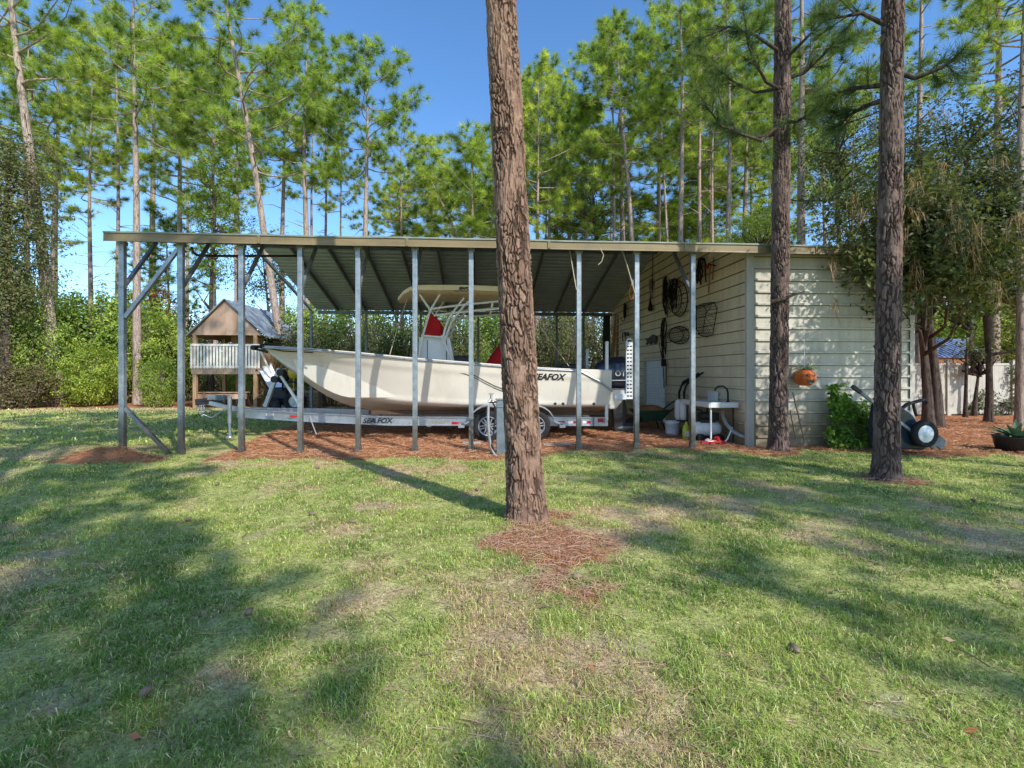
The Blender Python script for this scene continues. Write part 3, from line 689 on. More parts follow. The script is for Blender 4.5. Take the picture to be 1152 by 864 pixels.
b = MB(); b.tube([on(801, 297, .03), on(800, 310, .05), on(799.5, 330, .05)], .018, 6, 1); b.tube([on(804.5, 297, .03), on(804.6, 304, .05), on(803.5, 315, .05)], .018, 6, 1)
b.tube([on(797.5, 300, .05), on(801, 297.5, .06), on(807, 299, .05)], .017, 6); b.lathe([(.05, -.02), (.05, .02)], on(798, 300.5, .05), 'x', 10, 2); b.tube([on(804, 289, .02), on(804, 297, .04)], .010, 5)
b.build('hanging_tongs', [MT['rope'], MT['woodred'], MT['lampred']], None, 'long tongs with brown handles and a red knob hung nearest the shed corner', 'tongs')
b = MB()
for x_ in (704, 707.4): b.tube([on(x_, 374, .02), on(x_, 374, .14), on(x_-.4, 384, .10)], .02, 6)
b.bar(on(703, 376, .03), on(708, 376, .03), .04, .10); b.build('wall_bracket', MT['black'], None, 'black double bracket above the outboard engine', 'bracket')
hang('hanging_chain', wobble(on(720.5, 346, .03), on(721, 371, .03), 6, .02, 9), .015, 'rope', 'thin dark chain hanging behind the second post from the shed', 'chain')
# boards leaning in the back corner
def lean(px0, py0, px1, py1, Y, w_, t_, mat, name, label, cat):
    b = MB(); b.bar(PY(px0, py0, Y), PY(px1, py1, Y), w_, t_, (0, 1, 0)); b.build(name, MT[mat], None, label, cat)
lean(682.5, 355, 681.5, 452, YB-.35, .30, .05, 'black', 'leaning_plywood', 'dark panel standing in the rear corner of the carport', 'panel')
lean(694, 354, 684, 440, YB-.6, .16, .05, 'woodwarm', 'leaning_board', 'warm brown board leaning across the dark panel', 'board')
lean(697, 354, 694, 445, YB-.9, .16, .05, 'woodred', 'leaning_board', 'upright reddish board against the shed wall in the rear corner', 'board')
# ------------------------------------------------------------------ play house
YP = 23.0
pl, pr = PY(217, 420, YP).x, PY(291, 420, YP).x
zd = PY(250, 414, YP).z; zr = PY(250, 387, YP).z; ze = PY(250, 377, YP).z; zp = PY(254, 337, YP).z; pm = PY(254, 420, YP).x
YPB = 28.0
play = thing('playhouse', 'raised wooden playhouse with white railing and tin gable roof', 'playhouse', ((pl+pr)/2, YP+1.5, 0))
for x in (pl+.08, pr-.15):
    for y in (YP+.05, YP+2.6): b = MB(); b.box((x-.075, y-.075, -.1), (x+.075, y+.075, ze)); b.build('post', MT['woodwarm'], play)
b = MB(); b.box((PY(236, 420, YP).x-.07, YP+2.5, -.1), (PY(236, 420, YP).x+.07, YP+2.64, zd)); b.build('post', MT['woodwarm'], play)
b = MB(); b.box((pl-.05, YP-.04, zd-.28), (pr+.05, YP, zd+.0)); b.box((pl-.05, YP, zd-.09), (pr+.05, YPB-1.2, zd)); b.build('deck', MT['wood'], play)
b = MB(); n = 21
for i in range(n+1):
    x = pl-.03 + (pr-pl+.06)*i/n
    b.box((x-.045, YP-.075, zd-.02), (x+.045, YP-.045, zr-.02))
b.box((pl-.06, YP-.10, zr-.10), (pr+.06, YP-.077, zr)); b.box((pl-.06, YP-.043, zd+.02), (pr+.06, YP-.02, zd+.1)); b.build('railing', MT['picket'], play, bevel=.004)
el, er = PY(213, 378, YP).x, PY(298, 377, YP).x
b = MB(); b.prism([(el+.1, YP-.02, ze), (er-.1, YP-.02, ze), (pm, YP-.02, zp-.05)], (0, .05, 0)); b.bar((pm, YP-.03, ze), (pm, YP-.03, zp-.1), .03, .01, (0, 1, 0)); b.build('gable', MT['woodgrey'], play)
def tinslope(x0, z0, x1, z1, name):
    b = MB(); n = 13; L = YPB-YP+.2
    for i in range(n+1):
        y = YP-.12+L*i/n; u = (Vector((x1-x0, 0, z1-z0))).normalized(); nn = Vector((-u.z, 0, u.x)) if u.x > 0 else Vector((u.z, 0, -u.x))
        if i < n: b.add([(x0, y, z0), (x1, y, z1), (x1, y+L/n, z1), (x0, y+L/n, z0)], [(0, 1, 2, 3)]); b.add([(x0, y, z0-.03), (x1, y, z1-.03), (x1, y+L/n, z1-.03), (x0, y+L/n, z0-.03)], [(0, 3, 2, 1)], 1)
        b.bar(Vector((x0, y, z0))+nn*.02, Vector((x1, y, z1))+nn*.02, .05, .045, (0, 1, 0))
    return b.build(name, [MT['tin'], MT['woodwarm']], play, recalc=False)
tinslope(pm, zp, er+.1, ze-.05, 'roof'); tinslope(pm, zp, el-.05, ze-.05, 'roof')
b = MB(); b.box((pl+.9, YP+1.6, zd), (pr-.5, YP+1.66, ze+.1)); b.build('back_wall', MT['woodwarm'], play)
b = MB(); b.box((pr-.08, YP+.3, zd), (pr-.03, YPB-1.3, zd+.9)); b.build('side_wall', MT['woodwarm'], play)
# slide: flared trough from the deck to the ground
b = MB(); P0 = Vector((pr+.02, YP+.5, zd+.1)); P1 = PG(325, 462); P1.z = .15; rows = []
for i in range(15):
    f = i/14; c = P0.lerp(P1, f); c.z = P0.z + (P1.z-P0.z)*(f**0.8 if f < .5 else f**0.8); d = (P1-P0); d.z = 0; sd = Vector((-d.y, d.x, 0)).normalized()
    rows.append([c+sd*.30+Vector((0, 0, .16)), c+sd*.24, c, c-sd*.24, c-sd*.30+Vector((0, 0, .16))])
b.sheet(rows); s_ = b.build('slide', MT['shutter'], play, recalc=False); md = s_.modifiers.new('solid', 'SOLIDIFY'); md.thickness = .03
b = MB(); b.bar(PY(289, 413, YP-.1), PG(309, 456), .05, .22, (0, 0, 1)); b.build('ramp_board', MT['wood'], play)
b = MB(); b.bar(PY(290, 388, YP-.05), PY(305, 420, YP-.2), .06, .06); b.build('handrail', MT['picket'], play)
# low pinkish picnic bench under the playhouse
bench = thing('picnic_table', 'low weathered picnic table in the shade under the playhouse', 'table', PG(252, 458))
q0, q1 = PY(226, 441, YP+.6), PY(280, 441, YP+.6)
b = MB()
for k in range(4): b.box((q0.x, YP+.4+k*.17, q0.z-.04), (q1.x, YP+.55+k*.17, q0.z+.0))
b.box((q0.x, YP+.36, q0.z-.32), (q1.x, YP+.395, q0.z-.09)); b.build('tabletop', MT['woodgrey'], bench)
for x in (q0.x+.25, q1.x-.25):
    for ya_, yb_ in ((.45, .1), (1.0, 1.35)):
        b = MB(); b.bar((x, YP+ya_, q0.z-.04), (x, YP+yb_, 0), .05, .1); b.build('leg', MT['wood'], bench)
# ------------------------------------------------------------------ boat
YC = 12.75; YN = 11.48
XB = PY(296, 391, YC).x; XT = PY(687, 450, 11.62).x; LB = XT - XB
def ip(s, xs, ys): return float(np.interp(s, xs, ys))
def smooth_ip(s, xs, ys):
    return (ip(s-.03, xs, ys) + 2*ip(s, xs, ys) + ip(s+.03, xs, ys))/4 if .03 < s < .97 else ip(s, xs, ys)
HB = YC - YN
def bg_(s): return HB*(1 - max((s-.42)/.58, 0)**2.6)**.75 * (0.97+.03*min(s/.3, 1)) if s < 1 else 0.0
def zg_(s): return smooth_ip(s, [0, .1, .25, .38, .54, .68, .85, 1], [1.655, 1.675, 1.74, 1.83, 1.935, 2.06, 2.19, 2.275])
def zk_(s): return smooth_ip(s, [0, .55, .68, .76, .82, .88, .94, 1], [.60, .60, .64, .76, 1.02, 1.37, 1.80, 2.24])
def bc_(s): return max(1.09*(1 - max((s-.40)/.58, 0)**2.0), 0.0) if s < .98 else 0.0
def zc_(s): return max(smooth_ip(s, [0, .4, .6, .75, .86, .94, 1], [.80, .82, .92, 1.13, 1.48, 1.86, 2.255]), zk_(s)+.004)
def hull_y(s, t):
    """half beam on the topside, t = 0 chine .. 1 gunwale"""
    fl = 1.0 + 1.1*max((s-.45)/.55, 0)
    y = bc_(s) + (bg_(s)-bc_(s))*(t**fl)
    return y + .03*math.sin(min(t, 1)*PI)*(1-s)
def X_of(s): return XT - LB*s
def hull_at(x, z):
    s = (XT-x)/LB; t = (z-zc_(s))/(zg_(s)-zc_(s)); return hull_y(s, min(max(t, 0), 1))
boat = thing('motorboat', 'white centre console fishing boat with red canvas covers on its trailer', 'boat', ((XB+XT)/2, YC, .6))
SS = sorted(set([i/44 for i in range(45)] + [.965, .985, .993]))
TB = [0, .25, .5, .75, 1]; TT = [.06, .12, .18, .28, .4, .52, .64, .74, .77, .84, .92, 1]
def section(s, sg):
    pts = []
    for t in TB:
        pts.append((X_of(s), YC - sg*bc_(s)*t, zk_(s) + (zc_(s)-zk_(s))*t**1.1))
    z0, z1 = zc_(s), zg_(s)
    for t in TT:
        y = hull_y(s, t) + (.018 if t <= .06 else 0)
        if t >= .77 and s > .02: y += .012*min(1, (1-s)*6)
        pts.append((X_of(s), YC - sg*y, z0+(z1-z0)*t))
    return pts
hb = MB()
for sg in (1, -1):
    hb.sheet([section(s, sg) for s in SS], 0, True)
a, c = section(0, 1), section(0, -1)
hb.add(a + c[::-1], [tuple(range(len(a)*2))], 0)
# ink on the near side: spray line, maker's name, thru-hulls
def onhull(px, py, off=.006):
    y = YN
    for _ in range(12):
        p = PY(px, py, y); y2 = YC - hull_at(p.x, p.z) - off
        y = y2
    return PY(px, py, y)
def decal_text(body, px, py, wpx, hpx, mat, shear, bold, off=.007):
    t = MB(); t.text(body, 1.0, Matrix.Identity(4), 0, shear, bold)
    xs = [v[0] for v in t.v]; ys = [v[1] for v in t.v]; x0, x1, y0, y1 = min(xs), max(xs), min(ys), max(ys)
    vs = [onhull(px + ((v[0]-x0)/(x1-x0)-.5)*wpx, py - ((v[1]-y0)/(y1-y0)-.5)*hpx + (v[0]-x0)/(x1-x0)*0.8, off) for v in t.v]
    hb.add(vs, t.f, mat)
decal_text('SEAFOX', 618.5, 423.6, 38, 7.4, 1, .35, .045, .014)
for pts, wd in (([(498, 414.5), (512, 416), (524, 418.5), (535, 423), (546, 429), (556, 434), (566, 438), (574, 441)], 1.0), ([(488, 415.5), (500, 416.3), (512, 418), (524, 421), (535, 425.5), (546, 431.5), (556, 436.5), (566, 440.5), (574, 443)], .9)):
    P = [(Vector(onhull(x_, y_-wd/2)), Vector(onhull(x_, y_+wd/2))) for x_, y_ in pts]
    hb.sheet([[p for p, q in P], [q for p, q in P]], 1, False)
for x_ in (624.5, 633.4, 668): p = onhull(x_, 454.3); hb.lathe([(.035, -.015), (.035, 0), (.02, .004), (0, .002)], p, 'y', 12, 1)
p = onhull(406.5, 445.5); hb.lathe([(.035, -.015), (.03, 0), (0, .002)], p, 'y', 10, 1)
hull = hb.build('hull', [MT['gel'], MT['ink'], MT['bunk']], boat)
# rub rail, gunwale cap, cockpit
b = MB()
for sg in (1, -1):
    pts = [(X_of(s), YC-sg*(bg_(s)+.012), zg_(s)-.02) for s in SS if s >= .075]
    s0 = .075
    pts = [(X_of(-.004), YC-sg*(hull_at(X_of(.004), 1.2)+.02), 1.17), (X_of(.03), YC-sg*(hull_at(X_of(.03), 1.38)+.02), 1.38)] + pts
    b.tube(pts, .028, 8)
b.build('rub_rail', MT['alu'], boat)
b = MB()
for sg in (1, -1):
    rows = []
    for s in SS:
        yo = bg_(s); yi = max(yo-.24, 0); z = zg_(s)
        rows.append([(X_of(s), YC-sg*yo, z), (X_of(s), YC-sg*(yo*.985), z+.03), (X_of(s), YC-sg*yi, z+.035), (X_of(s), YC-sg*yi, z-.03), (X_of(s), YC-sg*yi, max(1.02, zk_(s)+.3) if s < .9 else z-.06)])
    b.sheet(rows, 0, True)
rows = [[(X_of(s), YC-max(bg_(s)-.24, 0), max(1.03, zk_(s)+.3)), (X_of(s), YC+max(bg_(s)-.24, 0), max(1.03, zk_(s)+.3))] for s in SS if s < .9]; b.sheet(rows, 0, False)
b.build('deck', MT['gel'], boat)
b = MB(); p = Vector((XB, YC, 2.30)); b.box((XB-.24, YC-.09, 2.275), (XB+.45, YC+.09, 2.315)); b.tube([(XB-.22, YC-.1, 2.25), (XB-.22, YC+.1, 2.25)], .06, 10)
b.tube([(XB-.05, YC, 2.34), (XB+.3, YC, 2.36), (XB+.55, YC, 2.35)], .02, 6); b.bar((XB-.26, YC, 2.24), (XB+.12, YC, 2.14), .05, .06); b.build('anchor_roller', MT['black'], boat, bevel=.01)
b = MB(); b.tube([PY(284, 391, YC), PY(297, 391, YC), PY(318, 395, YC-.5), PY(352, 396.5, YC-.95)], .014, 6); b.build('bow_line', MT['rope'], boat)
# swim platform and ladder at the stern
for s_ in (1, -1):
    b = MB(); b.prism([(XT-.02, YC-s_*1.08, 1.20), (XT+.42, YC-s_*1.08, 1.20), (XT+.40, YC-s_*1.08, 1.02), (XT+.15, YC-s_*1.08, .72), (XT-.02, YC-s_*1.08, .72)], (0, s_*.66, 0)); b.build('swim_platform', MT['gel'], boat, bevel=.04)
ly = 11.65; a, c = PY(704, 382, ly), PY(711.5, 382, ly); zb = PY(706, 449, ly).z; zt = a.z
b = MB(); NR = 15
for x_ in (a.x, c.x-.022): b.box((x_, ly-.03, zb), (x_+.022, ly+.03, zt-.04))
for i in range(NR+1): z = zb + (zt-zb-.06)*i/NR; b.box((a.x+.022, ly-.03, z), (c.x-.022, ly+.03, z+.055))
xm = (a.x+c.x)/2
for k in range(1): b.box((xm-.012, ly-.029, zb), (xm+.012, ly+.029, zt-.06))
b.lathe([(.075, -.03), (.075, .03)], (xm, ly, zt-.045), 'y', 16)
b.box((XT+.10, ly-.03, zb-.01), (a.x-.001, ly+.03, zb+.13)); b.build('swim_ladder', MT['white'], boat, bevel=.006)
# console, windscreen cover, seat cover
cx0, cx1 = PY(469, 390, YC-.5).x, PY(511, 390, YC-.5).x; zc1 = PY(480, 379, YC-.5).z
b = MB(); b.prism([(cx0, YC-.5, 1.04), (cx1+.18, YC-.5, 1.04), (cx1-.12, YC-.5, zc1), (cx0+.05, YC-.5, zc1)], (0, 1.0, 0)); b.box((cx0+.25, YC-.507, 1.3), (cx0+.27, YC-.5, zc1-.08), 1); b.box((cx1-.2, YC-.507, 1.3), (cx1-.18, YC-.5, zc1-.08), 1)
b.build('console', [MT['white'], MT['black']], boat, bevel=.05)
b = MB(); P = [PY(x_, y_, YC-.48) for x_, y_ in ((473, 378.5), (478, 363), (484, 352), (490, 355), (496, 364), (498, 378.5))]; b.prism(P, (0, .96, 0)); b.build('console_cover', MT['red'], boat, bevel=.04)
sx0, sx1 = PY(541, 410, YC-.5).x, PY(589, 410, YC-.5).x; zs0 = 1.35; zs1 = PY(570, 380, YC-.5).z
b = MB(); L = sx1-sx0; rows = []
for j in range(9):
    g = -1+2*j/8; sc = math.sqrt(max(1-(abs(g)**3.2), 0.02))
    rows.append([(sx0+L*.5+(f-.5)*L*(0.86+.14*sc), YC+g*.62, zs0+(zs1-zs0)*sc*min(1, (f*1.75)**.55 if f < .57 else 1)*(1-max(f-.85, 0)*2.2)) for f in np.linspace(0, 1, 15)])
rows = [[(p[0], YC-.64, zs0) for p in rows[0]]] + rows + [[(p[0], YC+.64, zs0) for p in rows[0]]]
b.sheet(rows); b.prism([(sx0, YC-.6, 1.04), (sx1, YC-.6, 1.04), (sx1, YC-.6, zs0+.02), (sx0, YC-.6, zs0+.02)], (0, 1.2, 0)); b.build('seat_cover', MT['red'], boat)
# dark seat and gear between console and cover
b = MB(); g0 = PY(509, 400, YC-.2); b.box((g0.x, YC-.45, 1.04), (g0.x+.5, YC+.45, PY(515, 400, YC-.45).z)); b.build('seat', MT['black'], boat, bevel=.05)
b = MB(); b.box((PY(628, 412, YC).x, YC-.4, 1.04), (PY(648, 412, YC).x, YC+.5, PY(640, 409, YC-.4).z)); b.build('seat', MT['black'], boat, bevel=.05)
# hard top on a white tube frame
tx0, tx1 = PY(442, 330, 11.75).x, PY(592, 330, YC).x; tz = PY(500, 322, 11.7).z
b = MB(); hw = 1.02; rows_t, rows_b = [], []
for f in np.linspace(0, 1, 18):
    x = tx0+(tx1-tx0)*f; w_ = hw*(1-max(1-f*5, 0)**2.4*.75)*(1-max(f-.93, 0)**2*20); arc = .05*math.sin(f*PI)
    zt_ = tz + arc - .16*max(1-f*5.5, 0)**2 - .02*f; th = .07+.05*min(f*4, 1)
    rows_t.append([(x, YC+g*w_, zt_+.09*(1-abs(g)**3)*min(1, f*5)) for g in np.linspace(-1, 1, 13)])
    rows_b.append([(x, YC+g*w_*(1 if abs(g) > .9 else .98), zt_-th-.03*(1-g*g)) for g in np.linspace(-1, 1, 13)])
b.sheet(rows_t, 1); b.sheet(rows_b, 0)  # upper face coloured dark to stand for its shade
for k in (0, 12): b.sheet([[r[k] for r in rows_t], [r[k] for r in rows_b]], 0)
b.sheet([rows_t[0], rows_b[0]], 0); b.sheet([rows_t[-1], rows_b[-1]], 0)
p = PY(526, 330.5, 11.7); b.text('SEAFOX', .085, Matrix.Translation((p.x-.06, YC-hw-.012, tz-.045)) @ Matrix.Rotation(PI/2, 4, 'X'), 2, .35, .006); b.box((p.x-.33, YC-hw-.012, tz-.115), (p.x+.08, YC-hw-.006, tz-.095), 2)
b.build('hard_top', [MT['cream'], MT['black'], MT['ink']], boat)
def px_tube(pts, Yn, r=.028):
    for Y_ in (Yn, 2*YC-Yn):
        b = MB(); P = [PY(x_, y_, Yn) for x_, y_ in pts]; b.tube([(p.x, Y_, p.z) for p in P], r, 8); b.build('frame_tube', MT['whitemetal'], boat)
for pts in ([(472, 331), (478, 340), (484, 349)], [(495, 331), (484, 349), (476, 376), (471, 404)], [(522, 335), (512, 348), (505, 358), (500, 372), (499, 379)], [(527, 339), (517, 350), (508, 362), (502, 378), (500, 381)],
            [(484, 348), (496, 346), (520, 343), (566, 338.5), (590, 337)], [(488, 355), (508, 352.5), (540, 349), (590, 345)], [(497, 377), (503, 393), (509, 407)], [(554, 341), (553, 347)], [(474, 377.5), (498, 379.5)]):
    px_tube(pts, YC-.62)
b = MB(); b.tube([PY(458, 336, 11.85), PY(448, 366, 11.8), PY(438.5, 399, 11.7)], .009, 5); b.build('tie_rope', MT['yellowrope'], boat)
b = MB(); b.tube([PY(603, 361, 12.1), PY(622, 387, 12.0), PY(640, 412, 11.9)], .010, 5); b.build('tie_rope', MT['yellowrope'], boat)
# ------------------------------------------------------------------ outboard engine
eng = thing('outboard_engine', 'big dark navy outboard engine hung on the boat stern', 'boat engine', (XT+.5, YC, .2))
def eloft(rows, n=16):
    b = MB(); R = []
    for x, w_, z0, z1 in rows:
        cz = (z0+z1)/2; hz = (z1-z0)/2
        R.append([(x, YC + w_*math.copysign(abs(math.cos(g))**.7, math.cos(g)), cz + hz*math.copysign(abs(math.sin(g))**.7, math.sin(g))) for g in np.linspace(0, 2*PI, n+1)])
    b.sheet(R); b.add(R[0][:-1], [tuple(range(n))]); b.add(R[-1][:-1], [tuple(range(n))[::-1]]); return b
e0, e1 = PY(671, 420, YC-.25).x, PY(712, 420, YC-.25).x; EL = e1-e0
zz = lambda y_: PY(690, y_, YC-.28).z
b = eloft([(e0, .10, zz(420), zz(412)), (e0+EL*.08, .20, zz(428), zz(408)), (e0+EL*.25, .29, zz(434), zz(404)), (e0+EL*.5, .32, zz(437), zz(401.5)), (e0+EL*.75, .31, zz(438), zz(400.6)), (e0+EL*.93, .27, zz(437), zz(402)), (e0+EL, .18, zz(434), zz(408))])
b.text('OTI', .20, Matrix.Translation((PY(699, 420, YC-.34).x, YC-.338, zz(420.4))) @ Matrix.Rotation(PI/2, 4, 'X'), 1, 0, .004)
b.box((e0+EL*.25, YC-.332, zz(428.2)), (e0+EL*.93, YC-.325, zz(427.4)), 1)
b.build('cowling', [MT['navy'], MT['ltgrey']], eng)
b = eloft([(e0+EL*.30, .14, zz(446), zz(434)), (e0+EL*.45, .19, zz(450), zz(434)), (e0+EL*.8, .17, zz(448), zz(435)), (e0+EL*.92, .10, zz(444), zz(436))]); b.build('midsection', MT['black'], eng)
b = MB(); P = [PY(x_, y_, YC-.1) for x_, y_ in ((690, 445), (703, 445), (706, 462), (705, 476), (716, 476), (716, 479), (704, 480), (700, 484), (694, 491), (691, 482), (690, 466))]; b.prism([(p.x, YC-.07, p.z) for p in P], (0, .14, 0)); b.build('leg', MT['black'], eng, bevel=.03)
b = MB(); p = PY(700, 481, YC); b.lathe([(0, -.28), (.07, -.18), (.085, .05), (.06, .25), (.03, .34)], (p.x, YC, p.z), 'x', 12); b.build('gearcase', MT['bluegrey'], eng)
b = MB(); q = Vector((p.x+.33, YC, p.z)); b.lathe([(.05, -.08), (.05, .08)], q, 'x', 10)
for k in range(3):
    g = k*2*PI/3+.4; d = Vector((0, math.cos(g), math.sin(g))); t_ = Vector((0, -math.sin(g), math.cos(g)))
    b.add([q+d*.04-t_*.03+Vector((-.04, 0, 0)), q+d*.15-t_*.09+Vector((-.05, 0, 0)), q+d*.20+Vector((0, 0, 0)), q+d*.15+t_*.09+Vector((.05, 0, 0)), q+d*.04+t_*.03+Vector((.04, 0, 0))], [(0, 1, 2, 3, 4)])
pr = b.build('propeller', MT['alu'], eng); md = pr.modifiers.new('solid', 'SOLIDIFY'); md.thickness = .012
b = MB(); b.box((XT+.0, YC-.2, .85), (XT+.22, YC+.2, 1.35)); b.box((XT+.22, YC-.14, .8), (e0+EL*.5, YC+.14, 1.2)); b.build('bracket', MT['black'], eng, bevel=.03)
# ------------------------------------------------------------------ trailer
tr_ = thing('boat_trailer', 'silver alloy tandem axle boat trailer carrying the boat', 'trailer', ((XB+XT)/2, YC, 0))
YRN = 11.78
xr0 = PY(266, 460, 12.55).x; xr1 = PY(683, 470, YRN).x; xk = PY(440, 466, YRN).x
def rail_z(x): return .515 + .20*max((xk+1.2-x)/(xk+1.2-xr0), 0)
for sg in (1, -1):
    b = MB(); ya = YC-sg*(YC-YRN); yb = YC-sg*.16
    path = [Vector((xr1, ya, rail_z(xr1)-.105)), Vector((xk, ya, rail_z(xk)-.105)), Vector((PY(340, 465, 12.0).x, YC-sg*(YC-12.05), rail_z(PY(340, 465, 12.0).x)-.105)), Vector((xr0, yb, rail_z(xr0)-.105))]
    for p, q in zip(path, path[1:]):
        b.bar(p, q, .025, .21); b.bar(p+Vector((0, 0, .1)), q+Vector((0, 0, .1)), .10, .016); b.bar(p-Vector((0, 0, .1)), q-Vector((0, 0, .1)), .10, .016)
    if sg == 1:
        def ontext(body, px, py, sz, mat, shear, bold, wpx):
            p = PY(px, py, YRN-.06); t = MB(); t.text(body, 1.0, Matrix.Identity(4), 0, shear, bold); xs = [v[0] for v in t.v]; ys = [v[1] for v in t.v]
            W = PY(px+wpx/2, py, YRN).x - PY(px-wpx/2, py, YRN).x
            z_ = rail_z(p.x)-.105
            b.add([(p.x+((v[0]-min(xs))/(max(xs)-min(xs))-.5)*W, YRN-.0145, z_+((v[1]-min(ys))/(max(ys)-min(ys))-.5)*sz) for v in t.v], t.f, mat)
        ontext('SEA FOX', 425, 469, .125, 1, .25, .03, 34); ontext('COMMANDER', 490, 471, .085, 2, .3, .0, 22)
        for x0_, m_ in ((510, 3), (514, 3), (633.5, 3), (629.5, 3), (639, 4), (643, 4), (648, 3), (658, 4), (663, 3)):
            p = PY(x0_, 472, YRN-.06); b.box((p.x-.045, YRN-.016, rail_z(p.x)-.15), (p.x+.045, YRN-.0128, rail_z(p.x)-.09), m_)
        for x0_, m_ in ((331, 3), (300, 4)):
            p = PY(x0_, 464, 12.1); yy = path[3].y + (path[2].y-path[3].y)*(p.x-path[3].x)/(path[2].x-path[3].x); b.box((p.x-.09, yy-.04, rail_z(p.x)-.12), (p.x+.09, yy-.02, rail_z(p.x)-.07), m_)
    b.build('rail', [MT['alu'], MT['ink'], MT['gold'], MT['lampred'], MT['white']], tr_)
for x in (xk-1.9, xk-.6, xk+.9, xk+2.0, xr1-.25):
    b = MB(); hw_ = (YC-YRN) if x > xk else (YC-YRN)*max(.35, 1-(xk-x)/3.2); b.box((x-.05, YC-hw_, rail_z(x)-.22), (x+.05, YC+hw_, rail_z(x)-.12)); b.build('crossbeam', MT['alu'], tr_)
for sg in (1, -1):
    b = MB(); b.bar((xk-.6, YC-sg*.62, rail_z(xk-.6)+.06), (xr1, YC-sg*.78, .60), .10, .09); b.build('bunk', MT['bunk'], tr_)
b = MB(); b.bar((xr0+.2, YC, rail_z(xr0)-.1), PY(232, 452, YC), .10, .12); b.bar(PY(236, 451, YC), PY(221, 452.5, YC), .13, .16, mat=1); b.tube([PY(226, 451, YC-.06), PY(240, 450, YC-.09), PY(256, 455, YC-.1)], .02, 6, 1); b.build('tongue', [MT['alu'], MT['black']], tr_, bevel=.012)
b = MB(); p = PY(245, 449, YC); b.box(p+Vector((-.22, -.09, -.04)), p+Vector((.2, .09, .10))); b.build('brake_actuator', MT['bluegrey'], tr_, bevel=.02)
b = MB()
for k, x_ in enumerate((224, 227, 229.5)):
    for j in range(5+k % 2*2):
        p = PY(x_+.6*math.sin(j*2.1+k), 455+j*2.1, YC-.05); b.lathe([(.022, -.006), (.03, 0), (.022, .006)], p, 'x' if j % 2 else 'y', 8)
b.tube([PY(228, 466, YC-.05), PY(238, 470, YC), PY(248, 464, YC), PY(256, 457, YC)], .013, 5)
b.build('safety_chain', MT['alu'], tr_)
jk = thing  # the jack is part of the trailer
b = MB(); p = PY(258.5, 460, YC-.22); b.tube([(p.x, YC-.22, 1.02), (p.x, YC-.22, .35)], .05, 10); b.tube([(p.x, YC-.22, .4), (p.x, YC-.22, .06)], .036, 8); b.lathe([(.10, .0), (.10, .03), (.03, .06)], (p.x, YC-.22, .0), 'z', 12); b.tube([(p.x, YC-.22, 1.04), (p.x-.1, YC-.30, 1.06), (p.x-.1, YC-.36, 1.06)], .015, 6); b.build('jack', MT['alu'], tr_)
b = MB(); b.tube([PY(349, 468, 11.95), PY(351, 476, 11.8), PY(356, 489, 11.6)], .014, 5); b.build('hanging_wire', MT['hose'], tr_)
# winch post at the bow
xw = XB + .40
b = MB(); b.bar((xw-.35, YC, .75), (xw, YC, 1.72), .09, .09); b.bar((xw+.55, YC, .72), (xw, YC, 1.6), .06, .06); b.lathe([(.09, -.12), (.05, -.06), (.05, .06), (.09, .12)], (xw+.06, YC, 1.62), 'y', 12, 1); b.tube([(xw-.1, YC-.10, 1.45), (xw-.1, YC+.1, 1.45)], .085, 12, 1); b.build('winch_post', [MT['alu'], MT['black']], tr_)
def wheel(px, sg):
    xc = PY(px, 480, 11.42).x; yw = YC-sg*(YC-11.40); R_ = .365
    w_ = thing('wheel', None, None, (0, 0, 0)); w_.parent = tr_; w_.location = Vector((xc, yw, R_)) - origin_of(tr_)
    b = MB(); b.lathe([(.225, -.10), (.30, -.115), (.345, -.10), (R_, -.075), (R_, .075), (.345, .10), (.30, .115), (.225, .10)], (xc, yw, R_), 'y', 36, cap=False); t_ = b.build('tyre', MT['rubber'], w_)
    b = MB(); b.lathe([(.23, -.105*sg), (.215, -.11*sg), (.20, -.06*sg), (.19, .08*sg)], (xc, yw, R_), 'y', 32, cap=False)
    b.lathe([(0, -.095*sg), (.05, -.095*sg), (.06, -.07*sg)], (xc, yw, R_), 'y', 16)
    for k in range(6):
        g = k*PI/3+.2; d = Vector((math.cos(g), 0, math.sin(g))); e = Vector((-math.sin(g), 0, math.cos(g)))
        c = Vector((xc, yw, R_)); y_ = Vector((0, -.085*sg, 0)); y2 = Vector((0, -.06*sg, 0))
        for off in (-.035, .035):
            b.add([c+d*.04+e*off*.6+y_-e*.012, c+d*.04+e*off*.6+y_+e*.012, c+d*.205+e*off+y_+e*.014, c+d*.205+e*off+y_-e*.014, c+d*.04+e*off*.6+y2-e*.018, c+d*.04+e*off*.6+y2+e*.018, c+d*.205+e*off+y2+e*.02, c+d*.205+e*off+y2-e*.02],
                  [(0, 1, 2, 3), (0, 4, 5, 1), (1, 5, 6, 2), (2, 6, 7, 3), (3, 7, 4, 0)])
    b.lathe([(.195, .0), (.0, .002)], (xc, yw, R_), 'y', 24, 1, cap=False)
    b.build('rim', [MT['alu'], MT['ink']], w_)
    return xc
